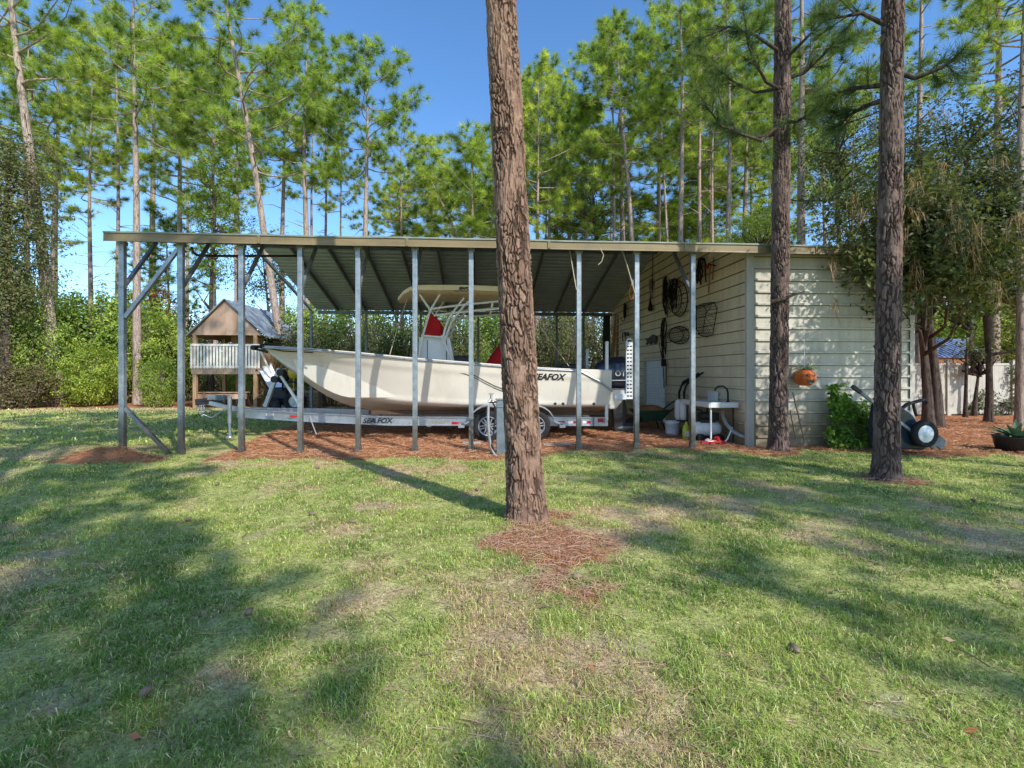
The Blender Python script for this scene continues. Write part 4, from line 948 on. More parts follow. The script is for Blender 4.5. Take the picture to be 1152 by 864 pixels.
for sg in (1, -1):
    xa = wheel(549, sg); xb_ = wheel(601.5, sg)
    b = MB(); yo = YC-sg*(YC-11.24); yi = YC-sg*(YC-11.56); R2 = .46; prof = [Vector((xa-.62, 0, .44)), Vector((xa-.50, 0, .46))]
    for g in np.linspace(PI*.93, PI*.42, 10): prof.append(Vector((xa+R2*math.cos(g), 0, .40+R2*math.sin(g))))
    prof.append(Vector(((xa+xb_)/2, 0, .80)))
    for g in np.linspace(PI*.58, PI*.07, 10): prof.append(Vector((xb_+R2*math.cos(g), 0, .40+R2*math.sin(g))))
    prof += [Vector((xb_+.50, 0, .46)), Vector((xb_+.64, 0, .42))]
    b.sheet([[(p.x, yo, p.z) for p in prof], [(p.x, yi, p.z) for p in prof]], 0, True); b.sheet([[(p.x, yo, p.z-.035) for p in prof], [(p.x, yo, p.z) for p in prof]], 0, True)
    for p in (prof[0], prof[-1]): b.box((p.x-.07, yo, p.z-.10), (p.x+.07, yi, p.z-.002))
    b.build('fender', MT['alu'], tr_)
b = MB(); b.bar((PY(681, 470, YRN).x, YRN-.10, .45), (PY(681.5, 384, YRN).x, YRN-.10, PY(681.5, 384, YRN-.1).z), .075, .075, (0, 1, 0)); b.build('guide_post', MT['white'], tr_, bevel=.015)
b = MB(); b.bar((PY(681, 470, YRN).x, 2*YC-YRN+.10, .45), (PY(681.5, 384, YRN).x, 2*YC-YRN+.10, 2.3), .075, .075, (0, 1, 0)); b.build('guide_post', MT['white'], tr_, bevel=.015)
for sg in (1, -1):
    p = PY(675, 474, YRN-.1); yl = YC-sg*(YC-YRN+.07); b = MB(); b.box((p.x-.14, yl-.02, .30), (p.x+.20, yl+.02, .52), 1); b.box((p.x-.05, yl-.06*sg, .40), (p.x+.09, yl-.022*sg, .50), 0); b.box((p.x+.11, yl-.05*sg, .38), (p.x+.17, yl-.022*sg, .49), 1); b.build('tail_lamp', [MT['lampred'], MT['alu']], tr_, bevel=.008)
# chocks of pale concrete by the wheels
for px, py, w_, lab in ((531, 500, .22, 'flat pale concrete block on the straw left of the trailer wheels'), (628, 501.5, .34, 'flat pale concrete block on the straw right of the big pine')):
    p = PG(px, py); b = MB(); b.box((p.x-w_, p.y-.10, -.02), (p.x+w_*.9, p.y+.10, .055)); b.build('concrete_block', MT['concrete'], None, lab, 'block', bevel=.02)
# ------------------------------------------------------------------ water post with looped hose
YS = 9.35
wp = thing('water_post', 'grey water post with a hose looped over its tap beside the big pine', 'water post', PY(565, 517, YS))
wx = PY(566, 480, YS).x; zt = PY(566, 450, YS).z
b = MB(); b.box((wx-.13, YS-.06, -.05), (wx+.13, YS+.06, zt)); b.box((wx-.15, YS-.075, zt-.14), (wx+.15, YS+.075, zt-.12)); b.box((wx-.15, YS-.075, zt), (wx+.15, YS+.075, zt+.025)); b.build('post', MT['bluegrey'], wp, bevel=.008)
b = MB(); t0 = PY(552.5, 449, YS); b.tube([(wx-.12, YS, t0.z-.06), (t0.x+.03, YS, t0.z-.05), t0, t0+Vector((0, 0, .10))], .022, 8); b.box(t0+Vector((-.05, -.012, .09)), t0+Vector((.05, .012, .115))); b.tube([t0+Vector((-.005, 0, 0)), t0+Vector((-.05, -.03, -.06))], .02, 8); b.build('tap', MT['alu'], wp)
b = MB(); pts = [PY(x_, y_, YS-.03-.05*(i % 3)) for i, (x_, y_) in enumerate(((549.5, 456), (549, 470), (550, 488), (552, 503), (556, 511), (561, 515), (568, 518)))]; b.tube(pts, .026, 8)
pts = [PY(x_, y_, YS-.06) for x_, y_ in ((550.5, 453), (554, 452.5), (556.5, 457), (557, 470), (555, 490), (553, 500), (556, 508), (562, 514))]; b.tube(pts, .018, 8, 1); b.build('hose', [MT['hose'], MT['rubber']], wp)
# ------------------------------------------------------------------ wash table by the shed
tx1 = XS-.06; ty0 = 10.45; ty1 = PXW(771, 455, XS-.66).y; tz_ = PXW(830, 462, XS-.62).z
tz_ = .93
wt = thing('wash_table', 'white fish cleaning table with a black gooseneck tap against the shed wall', 'table', (tx1-.35, (ty0+ty1)/2, 0))
b = MB(); b.box((tx1-.66, ty0, tz_-.03), (tx1, ty1, tz_)); b.box((tx1-.69, ty0-.03, tz_-.10), (tx1-.66, ty1+.02, tz_+.02)); b.box((tx1-.66, ty0-.03, tz_-.10), (tx1, ty0, tz_+.02)); b.build('tabletop', MT['white'], wt, bevel=.012)
b = MB(); b.box((tx1-.02, ty0+.9, tz_+.001), (tx1, ty1, tz_+.22)); b.build('backsplash', MT['white'], wt, bevel=.006)
for x_, y_, m_ in ((tx1-.60, ty0+.06, 'whitemetal'), (tx1-.08, ty0+.06, 'black'), (tx1-.60, ty1-.1, 'black'), (tx1-.08, ty1-.1, 'black')):
    b = MB(); b.tube([(x_, y_, tz_-.04), (x_, y_, -.03)], .022, 8); b.build('leg', MT[m_], wt)
b = MB(); g0 = Vector((tx1-.10, ty0+.25, tz_)); b.tube([g0, g0+Vector((0, 0, .22)), g0+Vector((-.03, 0, .32)), g0+Vector((-.12, .0, .38)), g0+Vector((-.24, .02, .36)), g0+Vector((-.30, .03, .28))], .022, 8); b.lathe([(.04, 0), (.04, .03), (.02, .05)], g0, 'z', 10); b.build('tap', MT['black'], wt)
b = MB(); d0 = PY(813, 463, ty0+.1); d0.y = ty0+.3; b.tube([PY(813, 462, ty0+.4), PY(813.5, 469, ty0+.35), PY(817, 477, ty0+.2), PY(825, 486, ty0), PY(834, 490.5, ty0-.2), PY(846, 494, ty0-.35)], .045, 10); b.build('drain_hose', MT['hose'], wt)
# tank compressor below the table
cp = PXW(796, 495, XS-.45); cy = ty0+.55; cx = PY(795, 490, cy).x
air = thing('air_compressor', 'white tank air compressor with black motor stored under the wash table', 'compressor', (cx, cy, 0))
b = MB(); b.lathe([(0, -.34), (.10, -.32), (.17, -.25), (.17, .25), (.10, .32), (0, .34)], (cx, cy, .30), 'x', 20); b.build('tank', MT['white'], air)
b = MB(); b.box((cx-.18, cy-.10, .45), (cx+.16, cy+.10, .52)); b.lathe([(.10, -.15), (.11, .15)], (cx-.02, cy, .60), 'x', 14); b.tube([(cx-.30, cy, .5), (cx-.34, cy, .72), (cx-.22, cy, .76), (cx-.1, cy, .72)], .022, 6); b.box((cx+.12, cy-.09, .5), (cx+.26, cy+.09, .68)); b.build('motor', MT['black'], air, bevel=.015)
for sx_ in (-.22, .22): b = MB(); b.lathe([(.03, -.05), (.10, -.05), (.10, .05), (.03, .05)], (cx+sx_, cy-.16, .10), 'y', 16); b.build('wheel', MT['rubber'], air)
# hose nozzle clutter in red and white
b = MB(); p = PG(806, 501); b.tube([p+Vector((-.35, 0, .06)), p+Vector((-.1, -.03, .09)), p+Vector((.1, .02, .08)), p+Vector((.25, 0, .05))], .045, 8); b.tube([p+Vector((.16, 0, .05)), p+Vector((.24, -.02, .14)), p+Vector((.42, .1, .38))], .018, 6, 2); b.lathe([(.03, -.07), (.07, 0), (.05, .07)], p+Vector((.02, 0, .14)), 'y', 10, 1); b.lathe([(.03, -.06), (.06, 0), (.04, .06)], p+Vector((-.2, 0, .10)), 'x', 10, 2)
b.build('hose_nozzle', [MT['lampred'], MT['lampred'], MT['white']], None, 'red and white hose fittings lying by the legs of the wash table', 'hose fitting')
# bucket, yellow bottle, white fenders
p = PG(756.5, 489.5); b = MB(); b.lathe([(.165, 0), (.17, .02), (.19, .30), (.20, .305), (.20, .36), (.195, .37), (.18, .37), (.165, .06), (0, .05)], p, 'z', 24); b.tube([p+Vector((-.195, 0, .34)), p+Vector((-.15, -.14, .24)), p+Vector((0, -.20, .20)), p+Vector((.15, -.14, .24)), p+Vector((.195, 0, .34))], .006, 5, 1)
b.build('bucket', [MT['bucketwhite'], MT['ltgrey']], None, 'white plastic bucket standing on the straw by the shed wall', 'bucket')
p = PG(772, 494); b = MB(); b.lathe([(.075, 0), (.085, .03), (.085, .24), (.06, .33), (.03, .37), (.03, .42), (0, .42)], p, 'z', 16, sx=1.1); b.box(p+Vector((-.07, -.09, .08)), p+Vector((.07, -.082, .2)), 1); b.build('spray_bottle', [MT['lime'], MT['white']], None, 'yellow green bottle standing behind the post next to the white bucket', 'bottle')
for x_, off, lab in ((764, 0, 'white boat fender hung left of its twin on black straps'), (769.5, -.25, 'white boat fender hung right of its twin, nearest the wash table')):
    Y_ = ty1+.35+off; b = MB(); p = PY(x_, 461, Y_); s_ = 1.0
    b.lathe([(.04, -.27), (.09, -.24), (.115, -.18), (.115, .18), (.09, .24), (.04, .27)], p, 'z', 16)
    b.lathe([(.05, -.33), (.06, -.25)], p, 'z', 10, 1)
    for k in range(3):
        b.tube([p+Vector((0, 0, .25)), p+Vector((.03*k-.03, .04*(k-1), .45)), p+Vector((.1+.02*k, .1, .62+.05*k)), Vector((XS-.03, Y_+.25, p.z+.95))], .022, 5, 1)
    b.build('boat_fender', [MT['white'], MT['rope']], None, lab, 'fender', 'white boat fenders hanging by the shed')
# wheelbarrow
bp = PG(738, 486); wb = thing('wheelbarrow', 'dark green wheelbarrow parked in front of the roll up door', 'wheelbarrow', bp)
o = Vector((bp.x, bp.y+.3, 0))
b = MB(); rows = []
for f, hw_, z_, in ((0, .20, .30), (1, .33, .58)):
    L0, L1 = (-.30, .22) if f == 0 else (-.55, .42)
    rows.append([o+Vector(q) for q in ((L0, -hw_, z_), (L1, -hw_, z_), (L1, hw_, z_), (L0, hw_, z_), (L0, -hw_, z_))])
b.sheet(rows, 0, False); b.add(rows[0][:4], [(0, 1, 2, 3)]); b.tube(rows[1], .014, 6); t_ = b.build('tray', MT['green'], wb, recalc=False); md = t_.modifiers.new('solid', 'SOLIDIFY'); md.thickness = .012
for s_ in (-1, 1):
    b = MB(); b.tube([o+Vector((-.55, .10*s_, .20)), o+Vector((-.2, .16*s_, .28)), o+Vector((.45, .27*s_, .60)), o+Vector((.75, .30*s_, .80)), o+Vector((1.0, .30*s_, .82))], .02, 8); b.build('handle', MT['black'], wb)
    b = MB(); b.tube([o+Vector((.15, .2*s_, .40)), o+Vector((.30, .24*s_, .0))], .018, 6); b.build('leg', MT['black'], wb)
b = MB(); b.lathe([(.05, -.035), (.17, -.045), (.19, 0), (.17, .045), (.05, .035)], o+Vector((-.58, 0, .19)), 'y', 20); b.build('wheel', MT['rubber'], wb)
b = MB(); b.lathe([(.36, 0), (.30, .10), (.17, .17), (0, .19)], o+Vector((-.05, 0, .54)), 'z', 14, sx=1.15, sy=.85); b.build('load', MT['woodred'], wb)
# ------------------------------------------------------------------ old tractor beyond the bow
to = PG(328, 463); tk = thing('tractor', 'old dark tractor with yellow headgear parked behind the boat bow', 'tractor', to)
S = PY(329, 463, to.y).x
def tp(px, py, dy=0): return PY(px, py, to.y+dy)
for dy in (0, 1.1):
    p = tp(332, 453, dy); r = .43; b = MB(); p.z = r; b.lathe([(.25, -.13), (.36, -.15), (r, -.12), (r, .12), (.36, .15), (.25, .13)], p, 'y', 26, cap=False); b.lathe([(.25, -.06), (.20, -.05), (.18, -.02), (0, -.03)], p, 'y', 20, 1)
    for k in range(5): g = k*2*PI/5+.5; b.bar(p+Vector((0, -.05, 0)), p+Vector((math.cos(g)*.24, -.07, math.sin(g)*.24)), .05, .03, mat=1)
    b.build('wheel', [MT['rubber'], MT['alu']], tk)
    p = tp(308, 455, dy); p.z = .30; b = MB(); b.lathe([(.16, -.08), (.27, -.09), (.30, -.05), (.30, .05), (.27, .09), (.16, .08)], p, 'y', 22, cap=False); b.lathe([(.17, -.04), (0, -.03)], p, 'y', 16, 1); b.build('wheel', [MT['rubber'], MT['black']], tk)
b = MB(); p = tp(303, 438, .55); q = tp(333, 438, .55); b.box((p.x, p.y-.25, .45), (q.x-.3, p.y+.25, 1.0)); b.box((p.x+.3, p.y-.18, .3), (q.x, p.y+.18, .6)); b.build('body', MT['black'], tk, bevel=.06)
b = MB(); p = tp(330, 428, .4); b.box((p.x-.25, p.y-.25, p.z-.1), (p.x+.3, p.y+.25, p.z)); b.box((p.x+.2, p.y-.25, p.z), (p.x+.3, p.y+.25, p.z+.35)); b.build('seat', MT['black'], tk, bevel=.05)
b = MB(); p = tp(330.5, 420, .2); b.lathe([(.0, -.13), (.20, -.10), (.27, 0), (.20, .10), (0, .13)], p, 'y', 18); b.tube([p, p-Vector((0, 0, .8))], .035, 6); b.build('lamp', MT['yellow'], tk)
b = MB(); p = tp(318, 424, .2); b.lathe([(.0, -.16), (.2, -.13), (.28, 0), (.2, .13), (0, .16)], p, 'y', 18); b.tube([p, p-Vector((0, 0, .6))], .04, 6); b.build('air_cleaner', MT['rubber'], tk)
p = PG(352, 461); b = MB()
for k in range(5): b.box((p.x-.32, p.y-.28, .06+k*.165), (p.x+.30, p.y-.25, .19+k*.165))
for x_ in (-.32, .26): b.box((p.x+x_, p.y-.249, 0), (p.x+x_+.05, p.y+.25, .86))
b.box((p.x-.3, p.y-.248, .82), (p.x+.28, p.y+.26, .85)); b.build('wooden_crate', MT['woodwarm'], None, 'pale slatted wooden crate standing beyond the tractor below the bow', 'crate')
# ------------------------------------------------------------------ things along the shed front
p = PY(905.5, 425, YF-.16); pk = thing('hanging_planter', 'orange jack o lantern pot with spiky plant hung on the shed front', 'planter', p-Vector((0, 0, .2)))
b = MB(); n = 36; prof = [(0, -.17), (.10, -.165), (.17, -.11), (.205, -.02), (.195, .08), (.14, .15), (.10, .165)]
vs = []; 
for r, h in prof:
    vs.append([p+Vector((r*(1+.06*math.cos(k*8*2*PI/n))*math.cos(2*PI*k/n), r*(1+.06*math.cos(k*8*2*PI/n))*math.sin(2*PI*k/n), h)) for k in range(n+1)])
b.sheet(vs)
def facep(a, z): return p + Vector((math.sin(a)*.212, -math.cos(a)*.212, z))
for a0 in (-.42, .38): b.add([facep(a0-.13, .03), facep(a0+.13, .03), facep(a0, .09)], [(0, 1, 2)], 1)
m_ = [facep(a_, z_) for a_, z_ in ((-.55, -.02), (-.3, -.055), (-.18, -.035), (0, -.06), (.18, -.035), (.3, -.055), (.55, -.02), (.3, -.10), (0, -.125), (-.3, -.10))]; b.add(m_, [tuple(range(10))], 1)
b.build('pot', [MT['pumpkin'], MT['ink']], pk, recalc=False)
b = MB(); rd = random.Random(4)
for k in range(90):
    a_ = rd.uniform(0, 2*PI); L = rd.uniform(.20, .46); e = rd.uniform(.2, 1.3); c = p+Vector((0, 0, .13)); d = Vector((math.cos(a_)*math.cos(e), math.sin(a_)*math.cos(e), math.sin(e)*.8)); sd = d.orthogonal().normalized()*.008
    m2 = c+d*L*.6+Vector((0, 0, .03)); t2 = c+d*L-Vector((0, 0, L*.25)); b.add([c-sd, c+sd, m2+sd, m2-sd, t2], [(0, 1, 2, 3), (3, 2, 4)])
spk = b.build('spiky_plant', paint('spider_plant', (0.32, 0.38, 0.22), (0.14, 0.20, 0.08), 8, .5), pk)
b = MB(); b.tube([p+Vector((0, 0, .16)), PY(904.5, 376, YF-.12), PY(904.5, 360, YF+.09)], .005, 4); b.build('hanger', MT['white'], pk)
for k, (a_, c_, lab) in enumerate((((892, 441), (905, 497), 'long thin brown stick leaning from the pine towards the shed'), ((889, 462), (896, 497), 'short dark stick leaning close to the pine by the shed'))):
    b = MB(); b.tube([PY(a_[0], a_[1], YF-.38), PY(c_[0], c_[1], YF-.15)], .016, 6); b.build('stick', MT['wood'], None, lab, 'stick')
# overturned cart / hand truck behind the right pine
YH = 8.9
ct = thing('utility_cart', 'dark blue wheeled utility cart tipped on its nose behind the right pine', 'cart', PY(1020, 507, YH))
P = lambda x_, y_, dy=0: PY(x_, y_, YH+dy)
for dy in (0, .55):
    b = MB(); b.bar(P(959, 434.5, dy), P(968, 441.5, dy), .065, .065, mat=1); b.bar(P(968, 441.5, dy), P(1050, 504, dy), .05, .05); b.build('rail', [MT['bluegrey'], MT['black']], ct)
b = MB(); Q = [P(1004, 448), P(1030, 467), P(1050, 496), P(1043, 507), P(1018, 506), P(1001, 507), P(999, 478)]; b.prism([q+Vector((0, .05, 0)) for q in Q], (0, .45, 0)); b.build('body', MT['navy'], ct, bevel=.03)
b = MB(); b.tube([P(1013, 461, .1), P(1020, 455, .1), P(1030, 452, .1), P(1040, 449.5, .1), P(1043, 453, .1)], .035, 8); b.tube([P(1027, 452, .1), P(1029, 462, .1), P(1031, 468, .1)], .03, 6); b.build('handle', MT['black'], ct)
for dy in (-.06, .61):
    wv = bpy.data.objects.new('wheel', None); COL.objects.link(wv); wv.parent = ct; wv.location = P(1040, 488, dy)-origin_of(ct); c = P(1040, 488, dy); R_ = .265
    b = MB(); b.lathe([(.17, -.045), (.23, -.055), (R_, -.03), (R_, .03), (.23, .055), (.17, .045)], c, 'y', 28, cap=False); b.build('tyre', MT['rubber'], wv)
    b = MB(); b.lathe([(.172, -.03), (.15, -.045), (.06, -.03), (.05, -.055), (0, -.055)], c, 'y', 24); b.build('rim', MT['shutter'], wv)
b = MB(); b.bar(P(1040, 500), P(1061, 500.5), .06, .05); b.bar(P(1053, 494), P(1061, 501), .05, .2); b.build('toe_plate', MT['bluegrey'], ct)
# agave in a black pot at the right edge
pa = PG(1143, 508); ag = thing('potted_agave', 'spiky agave in a low black pot at the edge of the straw', 'potted plant', pa)
b = MB(); b.lathe([(.26, 0), (.30, .02), (.36, .30), (.37, .32), (.33, .32), (.31, .26), (0, .25)], pa, 'z', 24); b.build('pot', MT['pot'], ag)
b = MB(); rd = random.Random(8)
for k in range(22):
    a_ = k*2.4; e = rd.uniform(.25, 1.35); L = rd.uniform(.38, .62); d = Vector((math.cos(a_)*math.cos(e), math.sin(a_)*math.cos(e), math.sin(e))); sd = Vector((-math.sin(a_), math.cos(a_), 0))
    c = pa+Vector((0, 0, .26)); rows = []
    for f in np.linspace(0, 1, 7):
        q = c+d*L*f+Vector((0, 0, -.18*f*f*L)); w_ = .045*(1-f)**.7*(1+.6*math.sin(f*PI)); rows.append([q-sd*w_+Vector((0, 0, w_*.5)), q, q+sd*w_+Vector((0, 0, w_*.5))])
    b.sheet(rows)
b.build('leaves', paint('agave', (0.20, 0.30, 0.17), (0.10, 0.17, 0.09), 6, .45), ag, recalc=False)
# ------------------------------------------------------------------ white vinyl fence and the pavilion behind it
YV = 17.2
fence = thing('vinyl_fence', 'tall cream vinyl privacy fence closing off the yard on the right', 'fence', (17, YV, 0))
fz = PY(1090, 408.5, YV).z; xs_f = [XE+.1, PY(1066, 420, YV).x, PY(1139, 420, YV).x]
step = xs_f[2]-xs_f[1]; xs_f += [xs_f[2]+step*k for k in range(1, 5)]
for x in xs_f:
    b = MB(); b.box((x-.075, YV-.075, -.05), (x+.075, YV+.075, fz+.10)); b.box((x-.095, YV-.095, fz+.10), (x+.095, YV+.095, fz+.125)); b.build('post', MT['vinyl'], fence, bevel=.006)
for xa, xb_ in zip(xs_f, xs_f[1:]):
    b = MB(); n = max(int((xb_-xa)/.17), 2); xa += .078; xb_ -= .078
    for i in range(n):
        u0 = xa+(xb_-xa)*i/n; u1 = xa+(xb_-xa)*(i+1)/n; b.box((u0+.002, YV-.012, .05), (u1-.002, YV+.012, fz-.05))
    b.box((xa, YV-.03, fz-.09), (xb_, YV+.03, fz)); b.box((xa, YV-.03, .05), (xb_, YV+.03, .16)); b.build('panel', MT['vinyl'], fence, bevel=.003)
YQ = 25.0
pav = thing('pavilion', 'pavilion with blue metal hip roof rising behind the vinyl fence', 'pavilion', PY(1070, 430, YQ+2))
a0, a1 = PY(1012, 402, YQ), PY(1110, 402, YQ); r0, r1 = PY(1034, 381, YQ+2.4), PY(1086, 384, YQ+2.4); zr_ = r0.z; zb_ = a0.z
b = MB(); YR2 = YQ+4.8
fr = [Vector((a0.x, YQ, zb_)), Vector((a1.x, YQ, zb_)), Vector((a1.x, YR2, zb_)), Vector((a0.x, YR2, zb_))]; rg = [Vector((r0.x, YQ+2.4, zr_)), Vector((r1.x, YQ+2.4, zr_))]
b.add(fr+rg, [(0, 1, 5, 4), (1, 2, 5), (2, 3, 4, 5), (3, 0, 4)])
for i in range(19):
    f = i/18; q = fr[0].lerp(fr[1], f); t_ = rg[0].lerp(rg[1], min(max((q.x-rg[0].x)/(rg[1].x-rg[0].x), 0), 1)); u = 1.0
    if q.x < rg[0].x: u = (q.x-fr[0].x)/(rg[0].x-fr[0].x); t_ = fr[0].lerp(rg[0], u)
    if q.x > rg[1].x: u = (fr[1].x-q.x)/(fr[1].x-rg[1].x); t_ = fr[1].lerp(rg[1], u)
    t_ = Vector((q.x, q.y+(t_.y-q.y), t_.z))
    if (t_-q).length > .1: b.bar(q+Vector((0, 0, .025)), t_+Vector((0, 0, .025)), .04, .05)
b.build('roof', MT['bluetin'], pav)
b = MB(); b.box((a0.x+.2, YQ+.12, zb_-.32), (a1.x-.2, YQ+.27, zb_-.005)); b.build('beam', MT['woodred'], pav)
for x in (a0.x+.35, (a0.x+a1.x)/2, a1.x-.35):
    b = MB(); b.box((x-.09, YQ+.1, 0), (x+.09, YQ+.28, zb_-.33)); b.bar((x, YQ+.19, zb_-.9), (x+(.5 if x < a1.x-1 else -.5), YQ+.19, zb_-.34), .1, .1, (0, 1, 0)); b.build('post', MT['woodred'], pav)
# crowns that shade the lawn: (kind, where the middle of the crown's shadow lies x, y, crown height, width scale)
SHADOW_TREES = [('tall2', -2.6, 1.5, 12, .72), ('tall2', 5.2, 7.0, 14, .8), ('tall', 6.0, 3.4, 12, .7), ('slim', -4.6, 5.6, 11, .8), ('slim', 3.5, 2.0, 11, .45), ('slim', -8.8, 7.6, 13, .8), ('tall', -9.0, 11.2, 15, .9), ('tall2', -12.4, 15.2, 15, 1.1), ('tall', -4.9, 0.2, 12, .6), ('tall2', -1.25, 2.2, 11, .42)]
# ------------------------------------------------------------------ vegetation
LEAF = leafmat('leaf', None, None, 0.38, 0.45, 0.35)
NEED = leafmat('needle', None, None, 0.40, 0.5, 0.3)
BARK = barkmat('pine_bark', scale=7.5)
BARKL = barkmat('pale_pine_bark', (0.58, 0.46, 0.38), (0.42, 0.32, 0.26), (0.15, 0.11, 0.09), 8.5)
BARKB = barkmat('scorched_pine_bark', (0.62, 0.50, 0.41), (0.46, 0.36, 0.29), (0.17, 0.13, 0.10), 8.5, burn=True)
BARKD = barkmat('dark_bark', (0.15, 0.11, 0.09), (0.085, 0.062, 0.05), (0.02, 0.015, 0.013), 8.0)
TWIG = paint('twig', (0.20, 0.155, 0.12), (0.11, 0.08, 0.06), 6, 0.85)
def unit(a): return a/np.maximum(np.linalg.norm(a, axis=-1, keepdims=True), 1e-9)
def tuft_mesh(rg, pos, dr, nper, ln, wd, pal, spread=0.85, up=0.12):
    """needle tufts: every needle its own thin triangle"""
    m = len(pos); pos = np.repeat(pos, nper, 0); dr = np.repeat(dr, nper, 0); n = len(pos)
    v = unit(dr*0.55 + unit(rg.normal(0, 1, (n, 3)))*spread + np.array([0, 0, up]))
    sd = unit(np.cross(v, rg.normal(0, 1, (n, 3))))*(wd/2)
    L = (ln*(0.7+0.5*rg.random(n)))[:, None]
    base = pos - dr*(rg.random(n)*ln*0.35)[:, None]
    tip = base + v*L; tip[:, 2] -= (L[:, 0]**2)*0.25
    V = np.stack([base-sd, base+sd, tip], 1).reshape(-1, 3)
    t = np.repeat(rg.random(m), nper); p = np.array(pal)
    k = np.clip(t*(len(p)-1), 0, len(p)-1.001); i = k.astype(int); f = (k-i)[:, None]
    c = p[i]*(1-f)+p[i+1]*f
    c = c*(0.8+0.4*rg.random(n))[:, None]
    q = np.arange(n)*3
    return V, np.stack([q, q+1, q+2], -1), np.repeat(c, 3, 0)
def leaf_mesh(rg, cen, rad, per, ln, wd, pal, out=None, droop=0.0, flat=0.55):
    m = len(cen); n = m*per
    off = rg.normal(0, 1, (n, 3))*np.repeat(rad, per)[:, None]*0.55
    pos = np.repeat(cen, per, 0) + off
    outw = np.repeat(out, per, 0) if out is not None else unit(off)
    nor = unit(outw*0.7 + rg.normal(0, flat, (n, 3)) + np.array([0, 0, 0.55]))
    d = unit(np.cross(nor, rg.normal(0, 1, (n, 3)))); d[:, 2] -= droop; d = unit(d); s = unit(np.cross(nor, d))
    L = (ln*(0.6+0.7*rg.random(n)))[:, None]; W = L*(wd/ln)
    a = pos - d*L*0.5; b = pos + d*L*0.5 - np.array([0, 0, 1.0])*L*0.12
    mid = pos - d*L*0.06
    V = np.stack([a, mid+s*W*.5+nor*W*.12, b, mid-s*W*.5+nor*W*.12], 1).reshape(-1, 3)
    t = np.repeat(rg.random(m), per)*0.6+rg.random(n)*0.4; p = np.array(pal)
    k = np.clip(t*(len(p)-1), 0, len(p)-1.001); i = k.astype(int); f = (k-i)[:, None]
    c = (p[i]*(1-f)+p[i+1]*f)*(0.8+0.4*rg.random(n))[:, None]
    q = np.arange(n)*4
    return V, np.stack([q, q+1, q+2, q+3], -1), np.repeat(c, 4, 0)
def strands(rg, top, ln, wd, pal, n_each=6):
    """dead needles caught in the twigs and hanging down"""
    m = len(top); pos = np.repeat(top, n_each, 0)+rg.normal(0, .05, (m*n_each, 3)); n = len(pos)
    d = unit(np.stack([rg.normal(0, .25, n), rg.normal(0, .25, n), -np.ones(n)], -1)); L = (ln*(.5+rg.random(n)))[:, None]
    s = unit(np.cross(d, rg.normal(0, 1, (n, 3))))*wd/2
    V = np.stack([pos-s, pos+s, pos+d*L], 1).reshape(-1, 3); q = np.arange(n)*3
    p = np.array(pal)[rg.integers(0, len(pal), n)]*(.7+.6*rg.random(n))[:, None]
    return V, np.stack([q, q+1, q+2], -1), np.repeat(p, 3, 0)
PINE_PAL = [(0.11, 0.17, 0.04), (0.25, 0.35, 0.06), (0.42, 0.53, 0.085), (0.60, 0.68, 0.16)]
def limb_set(rg, mb, path_at, rad_at, H, c0, R, nl, twig=1.0, rise=(0.12, 0.75), low=0.55):
    tp, td = [], []
    for i in range(nl):
        f = ((i+0.5)/nl)**0.92; h = c0+(H-c0)*f*0.985
        az = i*2.399+rg.normal(0, .5); L = R*(low+(1-low)*math.sin(PI*min(f*1.15+.12, 1)))*(1-f**4*0.5)*(0.55+0.6*rg.random())
        p0 = path_at(h); d = Vector((math.cos(az), math.sin(az), 0)); rs = rise[0]+(rise[1]-rise[0])*f+rg.normal(0, .12)
        pts = []; side = Vector((-d.y, d.x, 0)); w1, w2 = rg.normal(0, .12), rg.normal(0, .10)
        for k in range(6):
            g = k/5; pts.append(p0 + d*(L*g) + side*(L*(w1*g*g+w2*math.sin(g*5))) + Vector((0, 0, L*(rs*g+.18*g*g*(.3+f)-.10*math.sin(g*3)))))
        r0 = max(rad_at(h)*0.42, .018)
        mb.tube(pts, [r0*(1-.8*k/5)+.004 for k in range(6)], 5, cap=False)
        nt_ = max(int((1.8+L*1.9)*twig), 2)
        for k in range(nt_):
            g = 0.30+0.70*(k+rg.random())/nt_; j = min(int(g*5), 4); q = pts[j].lerp(pts[j+1], g*5-j)
            a2 = az+rg.choice([-1, 1])*rg.uniform(.3, 1.3); tl = rg.uniform(.25, .85)*(1.15-.55*g)*min(L/1.8, 1.2)
            dd = Vector((math.cos(a2), math.sin(a2), rg.uniform(-.05, .65))).normalized(); e = q+dd*tl
            mb.tube([q, q.lerp(e, .5)+Vector((0, 0, -.03)), e], [.012, .009, .006], 3, cap=False)
            tp.append(e); td.append((dd+Vector((0, 0, .35))).normalized())
            for _ in range(int(rg.integers(0, 3))):     # neighbouring needle brushes on side shoots
                o_ = Vector(rg.normal(0, 1, 3)); o_ = Vector((o_.x*.34, o_.y*.34, o_.z*.18)); tp.append(e+o_); td.append((o_*2+dd*.4+Vector((0, 0, .5))).normalized())
        tp.append(pts[-1]); td.append((pts[-1]-pts[-2]).normalized())
    return tp, td
